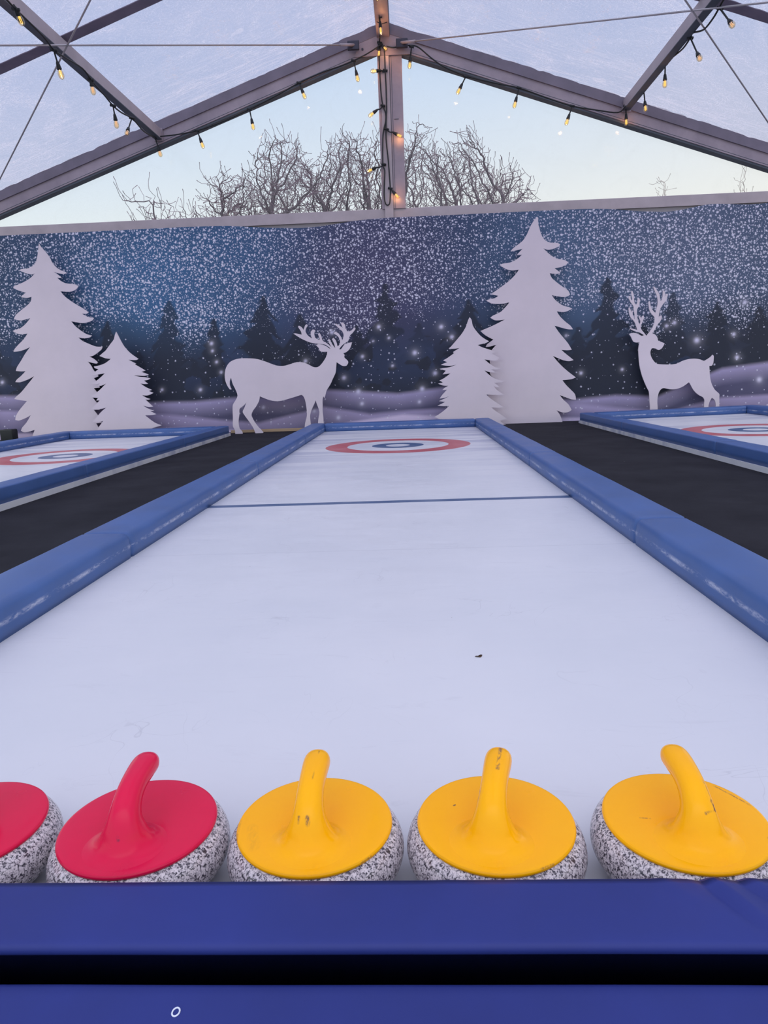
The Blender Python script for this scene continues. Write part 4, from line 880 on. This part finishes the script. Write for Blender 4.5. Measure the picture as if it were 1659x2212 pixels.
string('festoon_string', [rd(812, -60, 11.2), rd(816, -5, 11.9), rd(819, 37, 12.4), rd(821, 62, 12.7), B_(820, 92), B_(819, 123), B_(820, 150), B_(823, 200), B_(827, 227), B_(833, 245), B_(833, 262), B_(829, 280), B_(827, 300), B_(827, 355), B_(831, 368), B_(830, 400), B_(830, 425), B_(833, 440), B_(838, 443), B_(842, 438), B_(843, 420), B_(843, 405), B_(839, 350), B_(834, 300), B_(834, 262), B_(835, 235), B_(834, 190), B_(832, 152), B_(831, 120), B_(830, 104)],
       [(rd(813, -38, 11.4), rd(815, 3, 11.6), 1, E3), (rd(820, 35, 12.4), rd(823, 76, 12.45), 1, E2), (B_(820, 92), B_(818, 124), 1, E2), (B_(822, 96), at(835, 107, 12.86), 1, E1),
        (B_(832, 152), B_(800, 154), 1, E1), (B_(827, 228), B_(796, 252), 1, E1), (B_(835, 279), at(869, 296, 12.98), 1, E1), (B_(829, 355), B_(792, 371), 1, E1), (B_(843, 407), at(862, 428, 12.98), 1, E1)],
       'festoon string along the ridge and looped down the gable post')
# ridge cable tie
MB().tube([rd(812, 46, 12.55), rd(824, 52, 12.5), rd(836, 48, 12.55)], 0.007, 6).build('cable_tie', M_BLACK, label='black cable tie round the ridge beam', cat='cable tie')

# ------------------------------------------------------------------ bare trees beyond the gable
M_BARK = mat('bark', (0.10, 0.075, 0.085), 0.85, 0.2); t, b = bsdf(M_BARK)
n1 = nz(t, 6, 5, 0.6, obj_coord(t)); t.links.new(mixc(t, n1.outputs[0], (0.085, 0.075, 0.09), (0.17, 0.14, 0.165)), b.inputs['Base Color'])
M_TWIG = mat('reddish_twigs', (0.19, 0.14, 0.175), 0.8, 0.2)
def bare_tree(x0, Y, env, n_att, label, seed, trunk_h=2.6, spread=1.4, low=4.7, mat_=M_BARK, step=0.10, rmin=0.0064):
    rs = np.random.default_rng(seed)
    E = np.array([[at(px, py, Y).x, at(px, py, Y).z] for px, py in env]); xa_, xb_ = E[0, 0], E[-1, 0]
    A = []
    while len(A) < n_att:
        X = rs.uniform(xa_, xb_); tz = np.interp(X, E[:, 0], E[:, 1]); z = rs.uniform(low, tz); u = rs.uniform(-1, 1)
        edge = min(X-xa_, xb_-X)/(xb_-xa_)*2
        if rs.random() < 0.3+0.7*min(1, edge*4): A.append((X, Y+u*spread, z))
    A = np.array(A); nodes = [np.array([x0, Y, -0.08])]; par = [-1]
    lean = rs.uniform(-0.05, 0.05)
    z = 0
    while nodes[-1][2] < trunk_h:
        p = nodes[-1]+np.array([lean*step*2+rs.normal(0, 0.012), rs.normal(0, 0.012), step*1.6]); nodes.append(p); par.append(len(nodes)-2)
    for k in range(7):   # main limbs fan out
        base = len(nodes)-1 if k == 0 else rs.integers(len(nodes)-3, len(nodes)) if False else start
        if k == 0: start = len(nodes)-1; base = start
        tx = xa_+(xb_-xa_)*(0.08+0.84*k/6); ty = Y+rs.uniform(-1, 1)*spread*0.7; tz = low+rs.uniform(0.0, 0.8)
        tgt = np.array([tx, ty, tz]); p = nodes[base].copy(); pi = base; Ls = int(np.linalg.norm(tgt-p)/step)+1
        for i in range(Ls):
            d = (tgt-p)/max(1, Ls-i); p = p+d+rs.normal(0, 0.02, 3); nodes.append(p.copy()); par.append(pi); pi = len(nodes)-1
    nod = np.array(nodes); alive = np.ones(len(A), bool); near = np.full(len(A), 1e9); ni = np.zeros(len(A), int)
    for i0 in range(len(nod)):
        d = np.linalg.norm(A-nod[i0], axis=1); m_ = d < near; near[m_] = d[m_]; ni[m_] = i0
    infl, kill = 2.0, step*1.35
    for it in range(90):
        alive &= near > kill
        if not alive.any(): break
        idx = np.where(alive & (near < infl))[0]
        if len(idx) == 0: break
        dirs = {}
        for a_ in idx:
            v_ = A[a_]-nod[ni[a_]]; v_ /= np.linalg.norm(v_)+1e-9
            dirs.setdefault(ni[a_], []).append(v_)
        new = []
        for k, vs in dirs.items():
            d = np.mean(vs, 0)+rs.normal(0, 0.20, 3); d /= np.linalg.norm(d)+1e-9; new.append((k, nod[k]+d*step*rs.uniform(0.8, 1.1)))
        n0 = len(nod); nod = np.vstack([nod, [p for _, p in new]]); par += [k for k, _ in new]
        for j in range(len(new)):
            d = np.linalg.norm(A-nod[n0+j], axis=1); m_ = d < near; near[m_] = d[m_]; ni[m_] = n0+j
        if len(nod) > 15000: break
    # spurs standing off the branches
    spur = []
    for k in range(12, len(nod)):
        if nod[k][2] < low or rs.random() > 0.5: continue
        d0 = nod[k]-nod[par[k]]; d0 /= np.linalg.norm(d0)+1e-9
        d = rs.normal(0, 1, 3); d -= d0*d.dot(d0); d /= np.linalg.norm(d)+1e-9; d = d*0.85+d0*0.5+np.array([0, 0, 0.15]); d /= np.linalg.norm(d)
        pi = k; p = nod[k].copy()
        for s in range(rs.integers(1, 4)):
            p = p+d*step*rs.uniform(0.6, 1.0); d = d+rs.normal(0, 0.12, 3); spur.append((pi, p.copy())); pi = len(nod)+len(spur)-1
    nod = np.vstack([nod]+[[p for _, p in spur]]); par += [k for k, _ in spur]
    # shoots from the tips
    ch = np.zeros(len(nod), int)
    for k, p in enumerate(par):
        if p >= 0: ch[p] += 1
    tips = [k for k in range(len(nod)) if ch[k] == 0]; extra = []
    for k in tips:
        d = nod[k]-nod[par[k]]; d = d/(np.linalg.norm(d)+1e-9)+np.array([0, 0, 0.5])+rs.normal(0, 0.35, 3); d /= np.linalg.norm(d)
        pi = k; p = nod[k].copy()
        for s in range(rs.integers(1, 4)):
            p = p+d*step*0.8+rs.normal(0, 0.012, 3); extra.append((pi, p.copy())); pi = len(nod)+len(extra)-1
    nod = np.vstack([nod]+[[p for _, p in extra]]); par += [k for k, _ in extra]
    n = len(nod); rad = np.zeros(n); ex = 2.35; s_ = np.zeros(n); kids = [[] for _ in range(n)]
    for k in range(n-1, -1, -1):
        rad[k] = max(rmin, s_[k]**(1/ex)) if s_[k] > 0 else rmin
        if par[k] >= 0: s_[par[k]] += rad[k]**ex; kids[par[k]].append(k)
    for k in range(n):
        if par[k] >= 0: rad[k] = min(rad[k], 0.16)
    root = empty('bare_tree', (x0, Y, -0.075), label=label, cat='tree', group='leafless trees')
    off = np.array([x0, Y, -0.075]); trunk = MB(); twig = MB()
    V = [Vector(p-off) for p in nod]
    chains = [(0, None)]; stack = [0]; starts = [(0, -1)]
    while starts:
        k, pre = starts.pop(); ch_ = ([pre] if pre >= 0 else [])+[k]
        cur = k
        while kids[cur]:
            ks = sorted(kids[cur], key=lambda q: -rad[q]); 
            for q in ks[1:]: starts.append((q, cur))
            cur = ks[0]; ch_.append(cur)
        if len(ch_) < 2: continue
        rr = [rad[c_] for c_ in ch_]
        if pre >= 0: rr[0] = rr[1]
        rr[-1] *= 1.5 if rr[0] < 0.02 else 1
        tgt = trunk if max(rr) > 0.022 else twig
        tgt.tube([V[c_] for c_ in ch_], rr, 5 if max(rr) > 0.03 else 3, cap=False)
    trunk.build('trunk_and_limbs', mat_, root, smooth=True)
    tw = twig.build('twigs', M_TWIG if mat_ is M_BARK else mat_, root, smooth=True); tw['kind'] = 'stuff'
    return root
bare_tree(-2.7, 20.0, [(455, 440), (470, 400), (510, 402), (555, 385), (570, 345), (605, 312), (640, 318), (665, 345), (690, 375), (715, 335), (735, 312), (780, 318), (830, 315)], 3600, 'bare branching tree outside, tangled crown between gable post and stag side', 3)
bare_tree(1.1, 20.8, [(835, 320), (880, 330), (900, 292), (935, 300), (955, 350), (985, 312), (1020, 300), (1040, 345), (1060, 372), (1090, 372), (1120, 385), (1150, 420)], 2300, 'bare branching tree outside, crown on the sunset side of the gable post', 8)
bare_tree(-6.5, 19.2, [(288, 455), (310, 445), (345, 418), (375, 424), (390, 452), (410, 458), (432, 438), (448, 462)], 150, 'sparse tip of a small bare tree outside above the crossbeam', 15, step=0.14)
M_FAR = mat('haze_painted_bark', (0.40, 0.36, 0.34), 0.9, 0.1)  # pale grey puts distance haze into the bark colour
bare_tree(13.9, 40.0, [(1420, 395), (1428, 380), (1440, 385), (1446, 410)], 170, 'faint thin treetop outside just over the crossbeam, nearer the gable post', 21, trunk_h=7.5, spread=0.4, low=8.6, mat_=M_FAR, step=0.2, rmin=0.01)
bare_tree(18.3, 40.0, [(1596, 372), (1602, 352), (1608, 356), (1616, 400)], 170, 'faint thin treetop outside, touching the gable rafter over the stag looking back', 22, trunk_h=7.5, spread=0.4, low=8.6, mat_=M_FAR, step=0.2, rmin=0.01)
